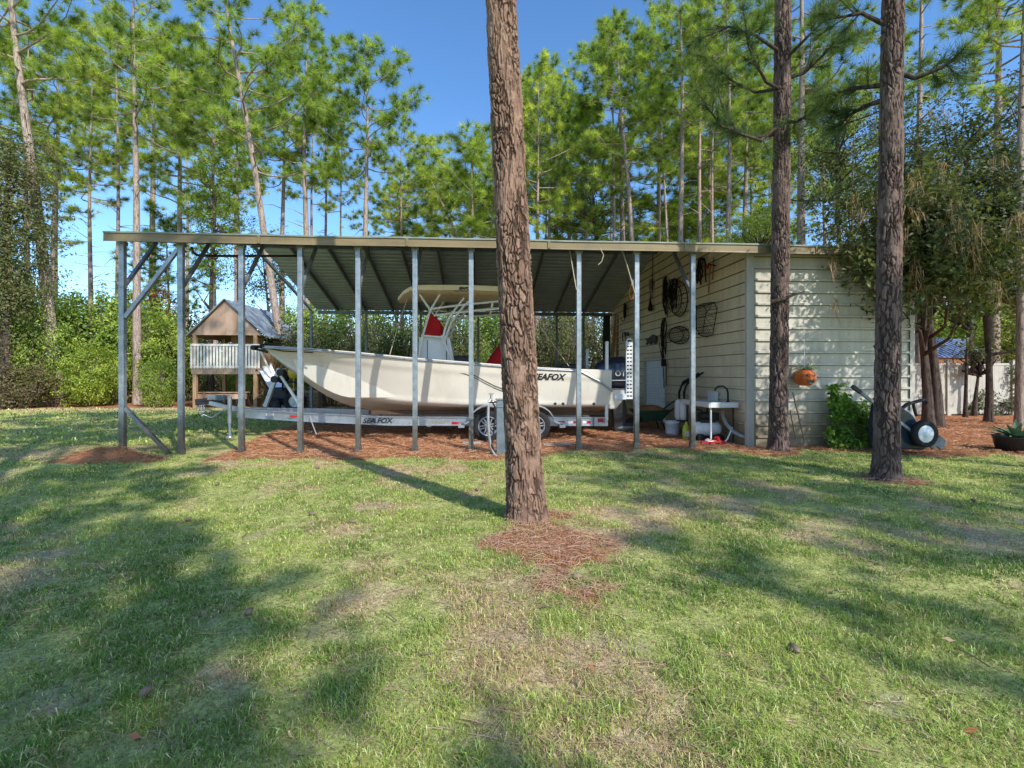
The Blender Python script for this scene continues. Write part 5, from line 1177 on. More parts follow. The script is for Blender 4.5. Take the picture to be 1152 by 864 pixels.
def pine_parts(seed, H, dia, c0, R, nl, lean=(0, 0), curve=0.0, nper=66, ln=0.41, wd=0.021, twig=1.25, stubs=8, bark=None, base_flare=1.25, pal=PINE_PAL, fork=None, name='pine_tree', top_r=.03, rise=(0.12, .75)):
    rg = np.random.default_rng(seed); ph = rg.random(3)*6
    def path_at(h):
        g = h/H; return Vector((lean[0]*h+curve*math.sin(g*PI)+.10*math.sin(h*.35+ph[0])*g, lean[1]*h+.10*math.sin(h*.31+ph[1])*g, h))
    def rad_at(h):
        g = h/H; r = dia/2*(1-g)**.75*(1+(base_flare-1)*math.exp(-h/.35)); return max(r, top_r*(1-g)+.012)
    mb = MB(); hs = sorted(set([-.15, 0, .15, .35, .7, 1.2]+list(np.linspace(2, H, 22))))
    mb.tube([path_at(max(h, -.15)) for h in hs], [rad_at(max(h, 0)) for h in hs], 12)
    for i in range(stubs):
        h = c0*(.45+.55*rg.random()); az = rg.random()*6.28; L = rg.uniform(.3, 1.5); p = path_at(h); d = Vector((math.cos(az), math.sin(az), rg.uniform(-.1, .45)))
        mb.tube([p, p+d*L*.5+Vector((0, 0, .03)), p+d*L+Vector((0, 0, rg.normal(0, .15)))], [.03, .02, .008], 4, cap=False)
    tp, td = limb_set(rg, mb, path_at, rad_at, H, c0, R, nl, twig, rise)
    if fork:
        for (h0, az, L) in fork:
            p0 = path_at(h0); d = Vector((math.cos(az)*.45, math.sin(az)*.45, 1)).normalized(); e = p0+d*L
            pf = lambda h: p0.lerp(e, min(max((h-h0)/(e.z-h0), 0), 1)); rf = lambda h: max(.09*(1-(h-h0)/(e.z-h0)), .02)
            mb.tube([p0, p0.lerp(e, .5), e], [.10, .07, .02], 7, cap=False); a, b_ = limb_set(rg, mb, pf, rf, e.z, h0+L*.35, R*.7, nl//2, twig); tp += a; td += b_
    tp = np.array([tuple(p) for p in tp]); td = np.array([tuple(p) for p in td])
    return mb, tuft_mesh(rg, tp, td, nper, ln, wd, pal)
def make_pine(label, group, bark=None, name='pine_tree', **k):
    root = thing(name, label, 'tree', (0, 0, 0), group)
    mb, (V, T, C) = pine_parts(**k)
    mb.build('trunk', bark or BARK, root, recalc=False); np_mesh('crown', V, [T], NEED, C, root)
    return root
def place(root, x, y, s=1.0, rz=0.0, sz=None, tilt=(0, 0)):
    root.location = (x, y, 0); root.scale = (s, s, sz or s); root.rotation_euler = (tilt[0], tilt[1], rz); return root
# ---- the three big trunks in front, with real bark plates
def bark_trunk(name, pts, label, dia_pts, seed, mat, res_a=150, dz=0.014, zmax=9.5, cell=(0.062, 0.15), depth=0.022):
    """pts: list of (z, x, y) of the axis; dia_pts: list of (z, diameter)"""
    rg = np.random.default_rng(seed); zs = np.arange(-0.12, zmax, dz)
    ax = np.interp(zs, [p[0] for p in pts], [p[1] for p in pts]); ay = np.interp(zs, [p[0] for p in pts], [p[2] for p in pts]); rr = np.interp(zs, [p[0] for p in dia_pts], [p[1]/2 for p in dia_pts])
    R0 = float(np.mean(rr)); circ = 2*PI*R0; n = int(circ*(zmax+.2)/(cell[0]*cell[1]))
    su = rg.random(n)*circ; sz = -0.12+rg.random(n)*(zmax+.2); sv = sz*(cell[0]/cell[1])
    kd = kdtree.KDTree(n*3)
    for i in range(n):
        for j, o in enumerate((0, circ, -circ)): kd.insert((su[i]+o, sv[i], 0), i*3+j)
    kd.balance(); prand = rg.random(n); pt = rg.normal(0, .5, (n, 2))
    m = len(zs); th = np.arange(res_a)*2*PI/res_a
    U = np.tile(th*R0, m).reshape(m, res_a); Z = np.repeat(zs, res_a).reshape(m, res_a)
    wu = (fbm(U*11, Z*5, 4)-.5)*.11; wz = (fbm(U*13+50, Z*7+20, 4)-.5)*.26
    E = np.zeros((m, res_a)); PR = np.zeros((m, res_a)); TL = np.zeros((m, res_a))
    for i in range(m):
        for k in range(res_a):
            q = ((U[i, k]+wu[i, k]) % circ, (Z[i, k]+wz[i, k])*cell[0]/cell[1], 0)
            (c1, i1, d1), (c2, i2, d2) = kd.find_n(q, 2); j = i1//3
            E[i, k] = (d2-d1)/cell[0]; PR[i, k] = prand[j]; TL[i, k] = pt[j, 0]*(q[0]-c1[0])+pt[j, 1]*(q[1]-c1[1])
    fl_ = fbm(U*7+90, Z*3.2, 3); crack = 1-(1-sm(0.0, 0.30, E))*sm(.28, .52, fl_); fib = fbm(U*46, Z*7, 4)
    crack = np.clip(crack-.45*sm(.56, .72, fib), 0, 1)
    disp = depth*(crack-1)+0.009*(PR-.5)+TL*.20+.010*(fib-.5)+.008*(fbm(U*60, Z*40, 3)-.5)
    lob = 1+.035*np.sin(3*th+1.3)[None, :]*np.exp(-np.maximum(Z, 0)/2.2)+.05*np.sin(5*th+seed)[None, :]*np.exp(-np.maximum(Z, 0)/.25)
    rad = rr[:, None]*lob+disp
    V = np.stack([ax[:, None]+rad*np.cos(th)[None, :], ay[:, None]+rad*np.sin(th)[None, :], Z], -1).reshape(-1, 3)
    ii = (np.arange(m-1)[:, None]*res_a+np.arange(res_a)[None, :]); i2 = (np.arange(m-1)[:, None]*res_a+((np.arange(res_a)+1) % res_a)[None, :])
    Fq = np.stack([ii, i2, i2+res_a, ii+res_a], -1).reshape(-1, 4)
    return V, Fq, {'crack': crack.reshape(-1), 'plate': PR.reshape(-1)}
BARKN = barkmat('plated_pine_bark', (0.38, 0.245, 0.175), (0.245, 0.148, 0.104), (0.07, 0.043, 0.031), 22, .4, use_attr=True)
BARKN2 = barkmat('grey_plated_bark', (0.25, 0.175, 0.145), (0.165, 0.112, 0.094), (0.06, 0.041, 0.035), 22, .4, use_attr=True)
def near_pine(label, base, top, dia, seed, mat, mat_up, ztop=9.5, H=24.0, c0=12.5, R=4.2, nl=34, lean=None, cell=(.05, .16), res_a=150, dz=.014):
    dx, dy = (top[0]-base[0])/top[2], (top[1]-base[1])/top[2]
    root = thing('pine_tree', label, 'tree', (base[0], base[1], 0))
    V, Q, at = bark_trunk('trunk', [(-1, -dx, -dy), (30, dx*30, dy*30)], None, [(-.2, dia[0]*1.55), (0, dia[0]*1.36), (.10, dia[0]*1.19), (.28, dia[0]*1.08), (.7, dia[0]), (ztop, dia[1])], seed, mat, zmax=ztop, cell=cell, res_a=res_a, dz=dz)
    rg = np.random.default_rng(seed+5)
    np_mesh('trunk', V, [Q], mat, None, root, True, at)
    # upper bole and crown, above the picture
    mb = MB(); pa = lambda h: Vector((dx*h, dy*h, h)); ra = lambda h: max(dia[1]/2*(1-((h-ztop)/(H-ztop))**1.3), .03)
    hs = list(np.linspace(ztop-.05, H, 10)); mb.tube([pa(h) for h in hs], [ra(h)*1.0 for h in hs], 12)
    tp, td = limb_set(rg, mb, pa, ra, H, c0, R, nl, 1.0)
    mb.v = [(v[0]+base[0], v[1]+base[1], v[2]) for v in mb.v]
    mb.build('upper_bole', mat_up, root, recalc=False)
    V, T, C = tuft_mesh(rg, np.array([tuple(p) for p in tp]), np.array([tuple(p) for p in td]), 22, .32, .026, PINE_PAL); np_mesh('crown', V, [T], NEED, C, root)
    return root
b1 = PG(592, 587); t1 = PY(566, 48, b1.y)
near_pine('big reddish plated pine trunk standing in a straw ring in the foreground', b1, t1, (0.395, 0.325), 3, BARKN, BARK, ztop=6.2, cell=(.037, .11), res_a=210, dz=.010, c0=14)
b2 = PY(875.5, 500, 9.55); b2.z = 0; t2 = PY(880.5, 48, 9.5)
p2 = near_pine('grey pine trunk with a broken stub in front of the shed wall', b2, t2, (0.36, 0.30), 11, BARKN2, BARK, ztop=10.2, c0=13)
b3 = PG(997, 539); t3 = PY(1004, 48, b3.y)
p3 = near_pine('thick grey purple pine trunk at the right, before the tipped cart', b3, t3, (0.335, 0.275), 19, BARKN2, BARK, ztop=8.6, c0=12)
mb = MB(); mb.tube([(PY(868, 340, 9.4)-b2), PY(883, 336, 9.3)-b2, PY(893, 331.5, 9.25)-b2, PY(905, 328, 9.2)-b2], [.05, .035, .025, .012], 7); mb.v = [tuple(Vector(v)+b2) for v in mb.v]; mb.build('broken_stub', BARKD, p2)
# boughs with long needles that reach into the view
def bough(root, rows, seed, pal, n_tw=9, nper=60, ln=.30, wd=.0075):
    rg = np.random.default_rng(seed)
    for pts in rows:
        mb = MB(); tp, td = [], []
        P = [PY(*q) for q in pts]; n = len(P); mb.tube(P, [.035*(1-k/n)+.006 for k in range(n)], 6)
        for k in range(n_tw):
            g = (k+rg.random())/n_tw*(n-1); j = min(int(g), n-2)
            if g < .8: continue
            q = P[j].lerp(P[j+1], g-j); d = ((P[j+1]-P[j]).normalized()+Vector(rg.normal(0, .55, 3))+Vector((0, 0, .1))).normalized(); e = q+d*rg.uniform(.2, .5)
            mb.tube([q, e], [.010, .006], 4, cap=False); tp += [e, q.lerp(e, .6)]; td += [d, d]
        tp.append(P[-1]); td.append((P[-1]-P[-2]).normalized())
        bo = mb.build('bough', BARKD, root, recalc=False)
        V, T, C = tuft_mesh(rg, np.array([tuple(p) for p in tp]), np.array([tuple(p) for p in td]), nper, ln, wd, pal, spread=.62, up=-.05)
        V = V-np.array(origin_of(root)); np_mesh('needles', V, [T], NEED, C, bo)
LONGP = [(0.035, 0.07, 0.025), (0.06, 0.11, 0.035), (0.11, 0.165, 0.045), (0.15, 0.20, 0.06)]
bough(p2, [[(876, 142, 9.5), (856, 158, 9.3), (832, 150, 9.0), (812, 142, 8.8), (795, 120, 8.7)], [(874, 150, 9.5), (850, 156, 9.6), (828, 146, 9.8), (812, 118, 9.9), (806, 90, 10)], [(876, 100, 9.5), (862, 92, 9.2), (850, 70, 9.0), (842, 52, 8.9), (838, 20, 8.8)], [(876, 100, 9.5), (850, 104, 9.8), (822, 90, 10), (800, 70, 10.2)],
           [(880, 138, 9.5), (896, 137, 9.2), (912, 128, 9.0), (925, 112, 8.9)], [(880, 90, 9.5), (905, 82, 9.4), (928, 60, 9.2), (945, 45, 9.1)], [(880, 60, 9.5), (850, 40, 9.2), (820, 30, 9.0), (790, 42, 8.9)], [(880, 70, 9.5), (910, 40, 9.0), (930, 20, 8.8)]], 21, LONGP, 12)
bough(p3, [[(1000, 95, 6.9), (975, 98, 7.1), (955, 100, 7.3), (940, 106, 7.4)], [(1000, 110, 6.9), (972, 120, 7.2), (955, 130, 7.4), (946, 140, 7.5)], [(1004, 80, 6.9), (1030, 88, 6.7), (1060, 76, 6.6), (1075, 66, 6.5)], [(1000, 30, 6.9), (970, 15, 7.0), (940, 20, 7.2)]], 23, LONGP, 10)
# ---- pines of the woods, each with its own trunk and crown
def H_at(px, py, y): return PY(px, py, y).z
protos = {}
def proto(key, **k): protos[key] = k
SPEC = {
 'tall': dict(seed=31, H=24, dia=.46, c0=14.0, R=3.5, nl=32, nper=66), 'tall2': dict(seed=32, H=24, dia=.42, c0=13.5, R=3.8, nl=34, nper=66, lean=(.012, 0)),
 'umbrella': dict(seed=33, H=19, dia=.40, c0=12.2, R=3.4, nl=28, nper=66, twig=1.25), 'slim': dict(seed=34, H=20, dia=.30, c0=12.5, R=2.2, nl=22, nper=62, stubs=12),
 'bushy': dict(seed=35, H=20, dia=.38, c0=9.5, R=3.3, nl=36, nper=66), 'forked': dict(seed=36, H=15, dia=.34, c0=9.0, R=3.0, nl=22, nper=66, fork=[(6.2, .3, 7.5), (6.8, 2.6, 7.8), (7.5, 4.4, 7.0)]),
 'young': dict(seed=37, H=12, dia=.2, c0=5.0, R=2.2, nl=30, nper=62), 'bare': dict(seed=38, H=22, dia=.34, c0=17.0, R=2.2, nl=18, nper=62, stubs=22),
}
cache = {}
def pine(key, label, px, base_y, y, py_top, px_top=None, s_dia=1.0, group=None, bark=None, rz=None):
    """a pine of the given kind whose foot is seen at px and whose top reaches row py_top"""
    sp = SPEC[key]; x = PY(px, 420, y).x; h = H_at(px, py_top, y)
    if key not in cache:
        o = make_pine(label, group, bark or BARKL, **sp); cache[key] = o
    else:
        o = copy_tree(cache[key]); o['label'] = label
        if 'group' in o.keys(): del o['group']
        if group: o['group'] = group
    s = h/sp['H']; tx = 0.0
    if px_top is not None: tx = math.atan2(PY(px_top, py_top, y).x-x, h)
    rr = random.Random(int(px*7+y)); o.location = (x, y, -.02); o.scale = (s*s_dia, s*s_dia, s); o.rotation_mode = 'QUATERNION'
    o.rotation_quaternion = Matrix.Rotation(tx, 4, 'Y').to_quaternion() @ Matrix.Rotation(rr.uniform(0, 6.28) if rz is None else rz, 4, 'Z').to_quaternion()
    return o
# left to right along the edge of the lawn and into the woods
big = make_pine('pale leaning pine with a sooty foot at the left edge of the lawn', None, BARKB, seed=41, H=27, dia=.56, c0=15.5, R=4.6, nl=44, nper=66, stubs=9)
x0 = PG(67, 457); h = 27.0; xt = PY(20, 55, x0.y); big.location = x0; big.rotation_euler = (0, math.atan2(xt.x-x0.x, xt.z), 0)
pine('tall', 'straight pale pine trunk between the first two carport posts', 155, 452, 26, -60, 150, 0.95)
ln_ = make_pine('slender pine leaning left over the playhouse roof', None, BARKL, seed=43, H=24, dia=.44, c0=11.5, R=4.3, nl=36, nper=66, stubs=14)
x0 = PG(327, 462); x0.y = 25.5; x0.x = PY(327, 450, 25.5).x; xt = PY(268, 55, 25.5); ln_.location = x0; ln_.rotation_euler = (0, math.atan2(xt.x-x0.x, xt.z), .4)
for k, px, y, top, pxt, sd, lab in (
  ('tall2', 102, 33, 70, 100, .9, 'thin dark pine trunk rising left of the carport roof corner'),
  ('bushy', 205, 33, 30, 200, 1.0, 'bushy bright pine with a full crown above the left roof corner'),
  ('bushy', 242, 30, 52, 238, .9, 'dense pine clothed in creeper behind the playhouse ridge'),
  ('tall', 346, 35, 28, 343, 1.1, 'thick upright pine with a bright crown behind the playhouse'),
  ('umbrella', 412, 34, 50, 411, 1.0, 'umbrella crowned pine standing alone against the open sky'),
  ('slim', 384, 38, 130, 384, .8, 'slim shadowy pine just left of the umbrella crowned pine'),
  ('umbrella', 452, 42, 148, 452, .95, 'lower round topped pine right of the umbrella crowned pine'),
  ('slim', 486, 44, 155, 485, 1.15, 'slim pine with a thin round crown under the blue gap'),
  ('forked', 536, 36, 158, 530, 1.15, 'many limbed pine spreading low just left of the big trunk'),
  ('bushy', 603, 35, 72, 606, .85, 'pine with sparse tiered crown just right of the big trunk'),
  ('slim', 640, 40, 150, 642, 1.0, 'small slim pine behind the roof right of the big trunk'),
  ('tall2', 722, 33, 30, 700, 1.15, 'leaning dark pine with broad crown above the middle of the roof'),
  ('slim', 757, 36, 60, 741, .8, 'very thin crooked pine leaning beside the straight dark pine'),
  ('tall', 766, 31, -50, 766, .85, 'straight dark pine rising out of the picture above the shed roof'),
  ('bare', 788, 34, -20, 787, .9, 'pale thin bare trunked pine left of the long needled boughs'),
  ('bare', 818, 30, -40, 820, 1.05, 'dark forking pine trunk left of the stubbed grey pine'),
  ('tall', 903, 24, -130, 900, 1.0, 'pine wrapped in creeper rising behind the shed roof'),
  ('slim', 928, 33, 60, 928, 1.0, 'slim pine half hidden by leaves behind the shed'),
  ('bare', 1034, 22, -130, 1035, 1.0, 'tall pine seen just right of the thick grey purple trunk'),
  ('bare', 1030, 24, 40, 1010, .8, 'thin dark trunk leaning left behind the thick grey purple trunk'),
  ('tall', 1118, 17.4, -160, 1124, .95, 'dark forked pine in front of the vinyl fence'),
  ('tall2', 1147, 12.6, -160, 1144, .85, 'dark pine trunk cut by the right edge of the picture'),
  ('tall', 30, 36, 20, None, .9, 'dark crowned pine at the far left behind the pale leaning pine'),
  ('bushy', 660, 37, 110, None, .8, 'yellow green pine between the big trunk and the leaning dark pine'),
  ('tall', 800, 42, 50, None, .9, 'green crowned pine behind the thin bare trunks'),
  ('young', 860, 38, 232, None, 1.2, 'small rounded pine top just above the shed roof'),
  ('young', 190, 36, 240, None, 1.2, 'small pine low in the gap left of the playhouse'),
  ('slim', 960, 30, 90, None, .9, 'feathery pine above the leafy end of the shed'),
  ('bare', 690, 36, 20, None, .8, 'pale bare pine trunk left of the very thin crooked pine'), ('bare', 742, 40, 10, None, .8, 'second pale bare trunk rising above the middle of the roof'),
  ('slim', 802, 36, 40, None, .9, 'slender pale pine between the bare trunks above the shed'), ('slim', 845, 42, 90, None, .9, 'slim pine just left of the stubbed grey pine and far behind'),
  ('bare', 618, 40, 60, None, .8, 'thin bare trunk close to the right side of the big trunk'), ('bare', 132, 34, 10, None, .8, 'thin pale trunk left of the pale pine between the first posts'),
  ('slim', 268, 38, 60, None, .9, 'slim pine directly behind the slender leaning pine'), ('bare', 366, 40, 70, None, .8, 'bare thin trunk between the upright pine and the umbrella crowned pine'),
  ('slim', 660, 45, 120, None, 1.0, 'far slim pine right of the small slim pine behind the roof'), ('tall2', 880, 40, 40, None, .8, 'pine crown showing behind the stubbed grey pine'),
  ('young', 612, 46, 205, None, 1.5, 'small full pine low behind the roof beside the big trunk'), ('young', 705, 50, 212, None, 1.5, 'small full pine low behind the roof under the leaning dark pine'),
  ('young', 748, 44, 228, None, 1.4, 'small pine top just clearing the roof by the straight dark pine'), ('young', 806, 47, 205, None, 1.5, 'small full pine low among the bare trunks above the shed'),
  ('umbrella', 592, 50, 120, None, 1.0, 'far rounded pine crown close behind the big trunk'), ('umbrella', 640, 52, 128, None, 1.1, 'far rounded pine crown above the boat engine'),
  ('umbrella', 786, 50, 100, None, 1.0, 'far rounded pine crown behind the pale thin bare trunk'), ('umbrella', 868, 48, 90, None, 1.0, 'far rounded pine crown just behind the stubbed grey pine'),
  ('umbrella', 740, 46, 110, None, 1., 'pine crown far back above the middle of the roof'),
  ('umbrella', 62, 37, 45, None, 1.05, 'broad bright pine crown right of the pale leaning pine'), ('umbrella', 172, 42, 48, None, 1.1, 'bright rounded pine crown behind the pale pine between the first posts'),
  ('umbrella', 318, 38, 70, None, .95, 'rounded pine crown between the leaning pine and the thick upright pine'), ('umbrella', 626, 44, 95, None, 1.1, 'broad pine crown right of the big trunk and farther back'),
  ('umbrella', 700, 38, 48, None, 1.0, 'bright spreading pine crown high above the shed side of the roof'), ('umbrella', 838, 39, 70, None, 1.1, 'round pine crown behind the long needled boughs'),
  ('young', 505, 50, 190, None, 1.4, 'little rounded pine in the low gap left of the big trunk'), ('young', 770, 44, 215, None, 1.4, 'little rounded pine low behind the straight dark pine'),
  ): pine(k, lab, px, 0, y, top, pxt, sd)
rr = random.Random(77); keys = ['slim', 'umbrella', 'tall2', 'slim', 'bare', 'tall']
for i in range(17):
    px = -110+i*80+rr.uniform(-30, 30); y = rr.uniform(46, 66); top = rr.uniform(90, 190)
    if px > 960: top = rr.uniform(250, 300)
    if 425 < px < 575: top = rr.uniform(165, 215)
    pine(keys[i % 6], 'distant slender pine in the back rows of the woods', px, 0, y, top, None, rr.uniform(.9, 1.15), 'back row pines of the woods')
# ---- broadleaf shrubs and trees
SHR = [(0.07, 0.12, 0.025), (0.19, 0.28, 0.045), (0.38, 0.48, 0.085), (0.60, 0.64, 0.18)]
OLV = [(0.030, 0.048, 0.018), (0.065, 0.092, 0.030), (0.13, 0.155, 0.052), (0.24, 0.24, 0.11)]
DRY = [(0.06, 0.045, 0.025), (0.14, 0.105, 0.055), (0.24, 0.19, 0.10), (0.17, 0.19, 0.06)]
def cloud(rg, n, rx, ry, rz, cz, lump=0.35, shell=0.55, zcut=-0.92):
    """clump centres over an uneven ellipsoid, mostly near its skin"""
    d = unit(rg.normal(0, 1, (n*2, 3))); d = d[d[:, 2] > zcut][:n]
    r = shell+(1-shell)*rg.random(len(d))**.6
    b = 1+lump*(fbm(d[:, 0]*1.7+d[:, 2]*1.1+5+rg.random()*20, d[:, 1]*1.7-d[:, 2]*.8+9, 3)-.5)*2
    p = d*(r*b)[:, None]*np.array([rx, ry, rz]); p[:, 2] += cz
    return p, unit(d*np.array([1, 1, .8]))
def make_shrub(label, seed, w_, h_, n, per, ll, pal, name='shrub', stems=5, lump=.45, rad=.40, group=None, shell=.5, lw=.5, strand=0):
    rg = np.random.default_rng(seed); root = thing(name, label, 'shrub', (0, 0, 0), group)
    p, d = cloud(rg, n, w_/2, w_/2*.85, h_*.52, h_*.47, lump, shell); ok = p[:, 2] > .12; p, d = p[ok], d[ok]
    V, Q, C = leaf_mesh(rg, p, np.full(len(p), rad)*(.6+.8*rg.random(len(p))), per, ll, ll*lw, pal, d)
    np_mesh('foliage', V, [Q], LEAF, C, root)
    mb = MB()
    for i in range(stems):
        a = rg.random()*6.28; r = rg.uniform(.05, .25)*w_/2; q = Vector((math.cos(a)*r, math.sin(a)*r, -.05)); e = Vector((math.cos(a)*w_*.33, math.sin(a)*w_*.3, h_*rg.uniform(.6, .9)))
        mb.tube([q, q.lerp(e, .5)+Vector(rg.normal(0, .12, 3)), e], [.05, .035, .012], 5)
        for k in range(3):
            g = rg.uniform(.4, .9); s0 = q.lerp(e, g); mb.tube([s0, s0+Vector((rg.normal(0, .5), rg.normal(0, .5), rg.uniform(.2, .7)))], [.02, .008], 4)
    mb.build('stem', TWIG, root, recalc=False)
    return root
def make_leafy(label, seed, H, dia, c0, R, n, per, ll, pal, group=None, off=(0, 0), sq=1.0, name='broadleaf_tree', limbs=9, lump=.55, rad=.5, dead=0, bark=None, shell=.35):
    rg = np.random.default_rng(seed); root = thing(name, label, 'tree', (0, 0, 0), group); mb = MB(); ph = rg.random()*6
    pa = lambda h: Vector((.25*math.sin(h*.5+ph)*h/H, .2*math.sin(h*.6+ph*2)*h/H, h)); hs = [-.1, 0, .3, 1, 2]+list(np.linspace(2.5, H*.85, 9))
    hs = [h for h in hs if h <= H*.86]
    mb.tube([pa(h) for h in hs], [max(dia/2*(1-h/H*.9)*(1+.4*math.exp(-max(h, 0)/.3)), .03) for h in hs], 10)
    cz = (H+c0)/2; p, d = cloud(rg, n, R, R*sq, (H-c0)/2, cz, lump, shell); p[:, 0] += off[0]; p[:, 1] += off[1]
    for i in range(limbs*3):
        tgt = Vector(p[rg.integers(0, len(p))]); h = max(c0*.8, min(tgt.z-rg.uniform(.3, 1.6), H*.8)); q = pa(h); m_ = q.lerp(tgt, .5)+Vector((0, 0, -.15))+Vector(rg.normal(0, .15, 3)); mb.tube([q, m_, tgt], [.06, .035, .01], 5, cap=False)
    mb.build('trunk', bark or BARKD, root, recalc=False)
    V, Q, C = leaf_mesh(rg, p, np.full(len(p), rad)*(.5+.9*rg.random(len(p))), per, ll, ll*.45, pal, d)
    fl_ = [Q]; 
    if dead:
        k = rg.choice(len(p), min(dead, len(p)), replace=False); V2, T2, C2 = strands(rg, p[k]+rg.normal(0, .25, (len(k), 3)), .42, .011, [(0.42, 0.27, 0.16), (0.58, 0.42, 0.27), (0.30, 0.18, 0.10)], 16)
        fl_ = [Q, T2+len(V)]; V = np.concatenate([V, V2]); C = np.concatenate([C, C2])
    np_mesh('crown', V, fl_, LEAF, C, root); return root
SH = {'big': dict(seed=51, w_=5.0, h_=5.2, n=300, per=44, ll=.17, pal=SHR), 'big2': dict(seed=52, w_=4.6, h_=4.4, n=260, per=44, ll=.15, pal=SHR, lump=.6),
      'round': dict(seed=53, w_=2.0, h_=2.0, n=170, per=46, ll=.085, pal=SHR, lump=.16, rad=.22, shell=.75), 'olive': dict(seed=54, w_=4.0, h_=4.2, n=220, per=40, ll=.13, pal=OLV, lump=.7, stems=9, shell=.3),
      'dry': dict(seed=55, w_=3.0, h_=2.0, n=120, per=40, ll=.12, pal=DRY, lump=.5), 'loose': dict(seed=56, w_=4.4, h_=5.0, n=150, per=34, ll=.14, pal=OLV[1:]+[(.24, .26, .11)], lump=.8, stems=12, shell=.2, rad=.5)}
shc = {}
def shrub(key, label, px, y, py_top, pw, group=None, dy=0):
    x = PY(px, 420, y).x; h = H_at(px, py_top, y); wd = PY(px+pw/2, 420, y).x-PY(px-pw/2, 420, y).x; sp = SH[key]
    if key not in shc: o = make_shrub(label, group=group, **sp); shc[key] = o
    else:
        o = copy_tree(shc[key]); o['label'] = label
        if 'group' in o.keys(): del o['group']
        if group: o['group'] = group
    rr_ = random.Random(int(px*13+y*7)); o.location = (x, y, 0); o.scale = (wd/sp['w_'], wd/sp['w_']*.9, h/sp['h_']); o.rotation_euler = (0, 0, rr_.uniform(0, 6.28)); return o
for k, lab, px, y, top, pw in (
  ('big', 'tall sunlit shrub mass at the far left edge beyond the lawn', -20, 26, 250, 120), ('big2', 'bright leafy shrub left of the sooty footed pine', 30, 24.5, 345, 90), ('dry', 'low brown brushy shrub at the foot of the left thicket', 18, 23.4, 412, 80),
  ('big', 'bright green shrub behind the sooty footed pine', 92, 27, 335, 110), ('big', 'broad sunlit shrub tiered with bright leaves left of the first post', 130, 28, 318, 120), ('big2', 'low glowing shrub right of the sooty footed pine', 105, 24.6, 385, 80),
  ('round', 'clipped round green bush between the first two posts', 179, 24.2, 404, 44), ('big2', 'leafy shrub behind the clipped round bush', 180, 27.5, 345, 90), ('olive', 'dull olive shrub left of the playhouse', 206, 29, 345, 70),
  ('big', 'sunlit shrub between the playhouse roof and the carport ceiling', 345, 31, 335, 70), ('olive', 'dark shrub under the playhouse deck', 245, 30, 385, 90), ('big2', 'green shrub seen through the playhouse legs', 278, 29.5, 400, 60),
  ('big', 'bright thicket beyond the vinyl fence at the right', 1130, 30, 320, 130), ('big', 'sunlit shrub behind the pavilion roof', 1075, 33, 340, 120), ('big2', 'bright shrub right of the shed corner above the pavilion', 1030, 31, 335, 90)): shrub(k, lab, px, y, top, pw)
for i, (k, px, y, top, pw) in enumerate((('olive', 322, 26, 352, 80), ('olive', 370, 24, 345, 85), ('loose', 405, 26, 340, 90), ('olive', 440, 23.6, 352, 80), ('olive', 480, 26, 345, 80), ('loose', 515, 24.5, 345, 80), ('big2', 550, 29, 345, 90), ('loose', 590, 25, 340, 90), ('loose', 625, 24, 345, 80), ('loose', 655, 26, 335, 90), ('loose', 690, 24.5, 338, 80), ('big2', 400, 31, 330, 110), ('big2', 500, 32, 330, 110), ('loose', 640, 30, 325, 110), ('olive', 730, 27, 320, 90), ('big2', 340, 30, 345, 80), ('olive', 560, 33, 330, 100))):
    shrub(k, 'loose understory shrub in the thicket seen under the carport roof', px, y, top, pw, 'shrubs of the thicket behind the carport')
for i, (k, px, y, top, pw) in enumerate((('olive', -60, 34, 300, 140), ('big2', 60, 36, 320, 130), ('olive', 160, 38, 325, 130), ('olive', 262, 38, 335, 120), ('olive', 620, 42, 330, 140), ('olive', 460, 42, 335, 140), ('olive', 780, 40, 325, 150), ('olive', 900, 38, 310, 150), ('big2', 1000, 38, 320, 150), ('big2', 1160, 38, 300, 160), ('big2', 1240, 30, 290, 170))):
    shrub(k, 'dim shrub far back between the trunks of the woods', px, y, top, pw, 'shrubs deep in the woods')
def leafy(label, px, y, py_top, py_low, pw, seed, n, per, ll, pal, **k):
    H = H_at(px, py_top, y); c0 = max(H_at(px, py_low, y), .8); R = (PY(px+pw/2, 420, y).x-PY(px-pw/2, 420, y).x)/2
    o = make_leafy(label, seed, H, k.pop('dia', .3), c0, R, n, per, ll, pal, **k); o.location = (PY(px, 420, y).x, y, 0); return o
leafy('ivy covered tree filling the left edge of the picture', 8, 23.5, 115, 420, 100, 61, 420, 50, .15, OLV[1:]+[(.22, .19, .10)], dia=.5, dead=60)
leafy('small red leaved tree top behind the first roof brace', 180, 30, 322, 350, 26, 62, 26, 30, .12, [(.12, .03, .015), (.30, .06, .025), (.34, .10, .03)], dia=.10, rad=.3)
leafy('creeper covered tree just left of the playhouse ridge', 238, 27.5, 150, 350, 60, 63, 150, 34, .14, SHR[:3], dia=.3, rad=.45)
leafy('leafy tree behind the carport and left of the leaning pine', 300, 36, 250, 350, 90, 64, 130, 34, .17, OLV, dia=.3)
leafy('loose leaved tree above the roof between the grey pines', 945, 21.5, 60, 275, 165, 65, 280, 36, .13, OLV, dia=.3, lump=.9, shell=.15)
leafy('bright low tree crown just above the shed roof', 855, 27, 238, 275, 70, 66, 70, 36, .15, SHR, dia=.2)
leafy('pale budding tree behind the roof beside the leaning dark pine', 668, 38, 195, 280, 110, 67, 120, 26, .16, [(.10, .11, .06), (.20, .20, .10), (.26, .24, .14)], dia=.25, lump=.8, shell=.2, limbs=16)
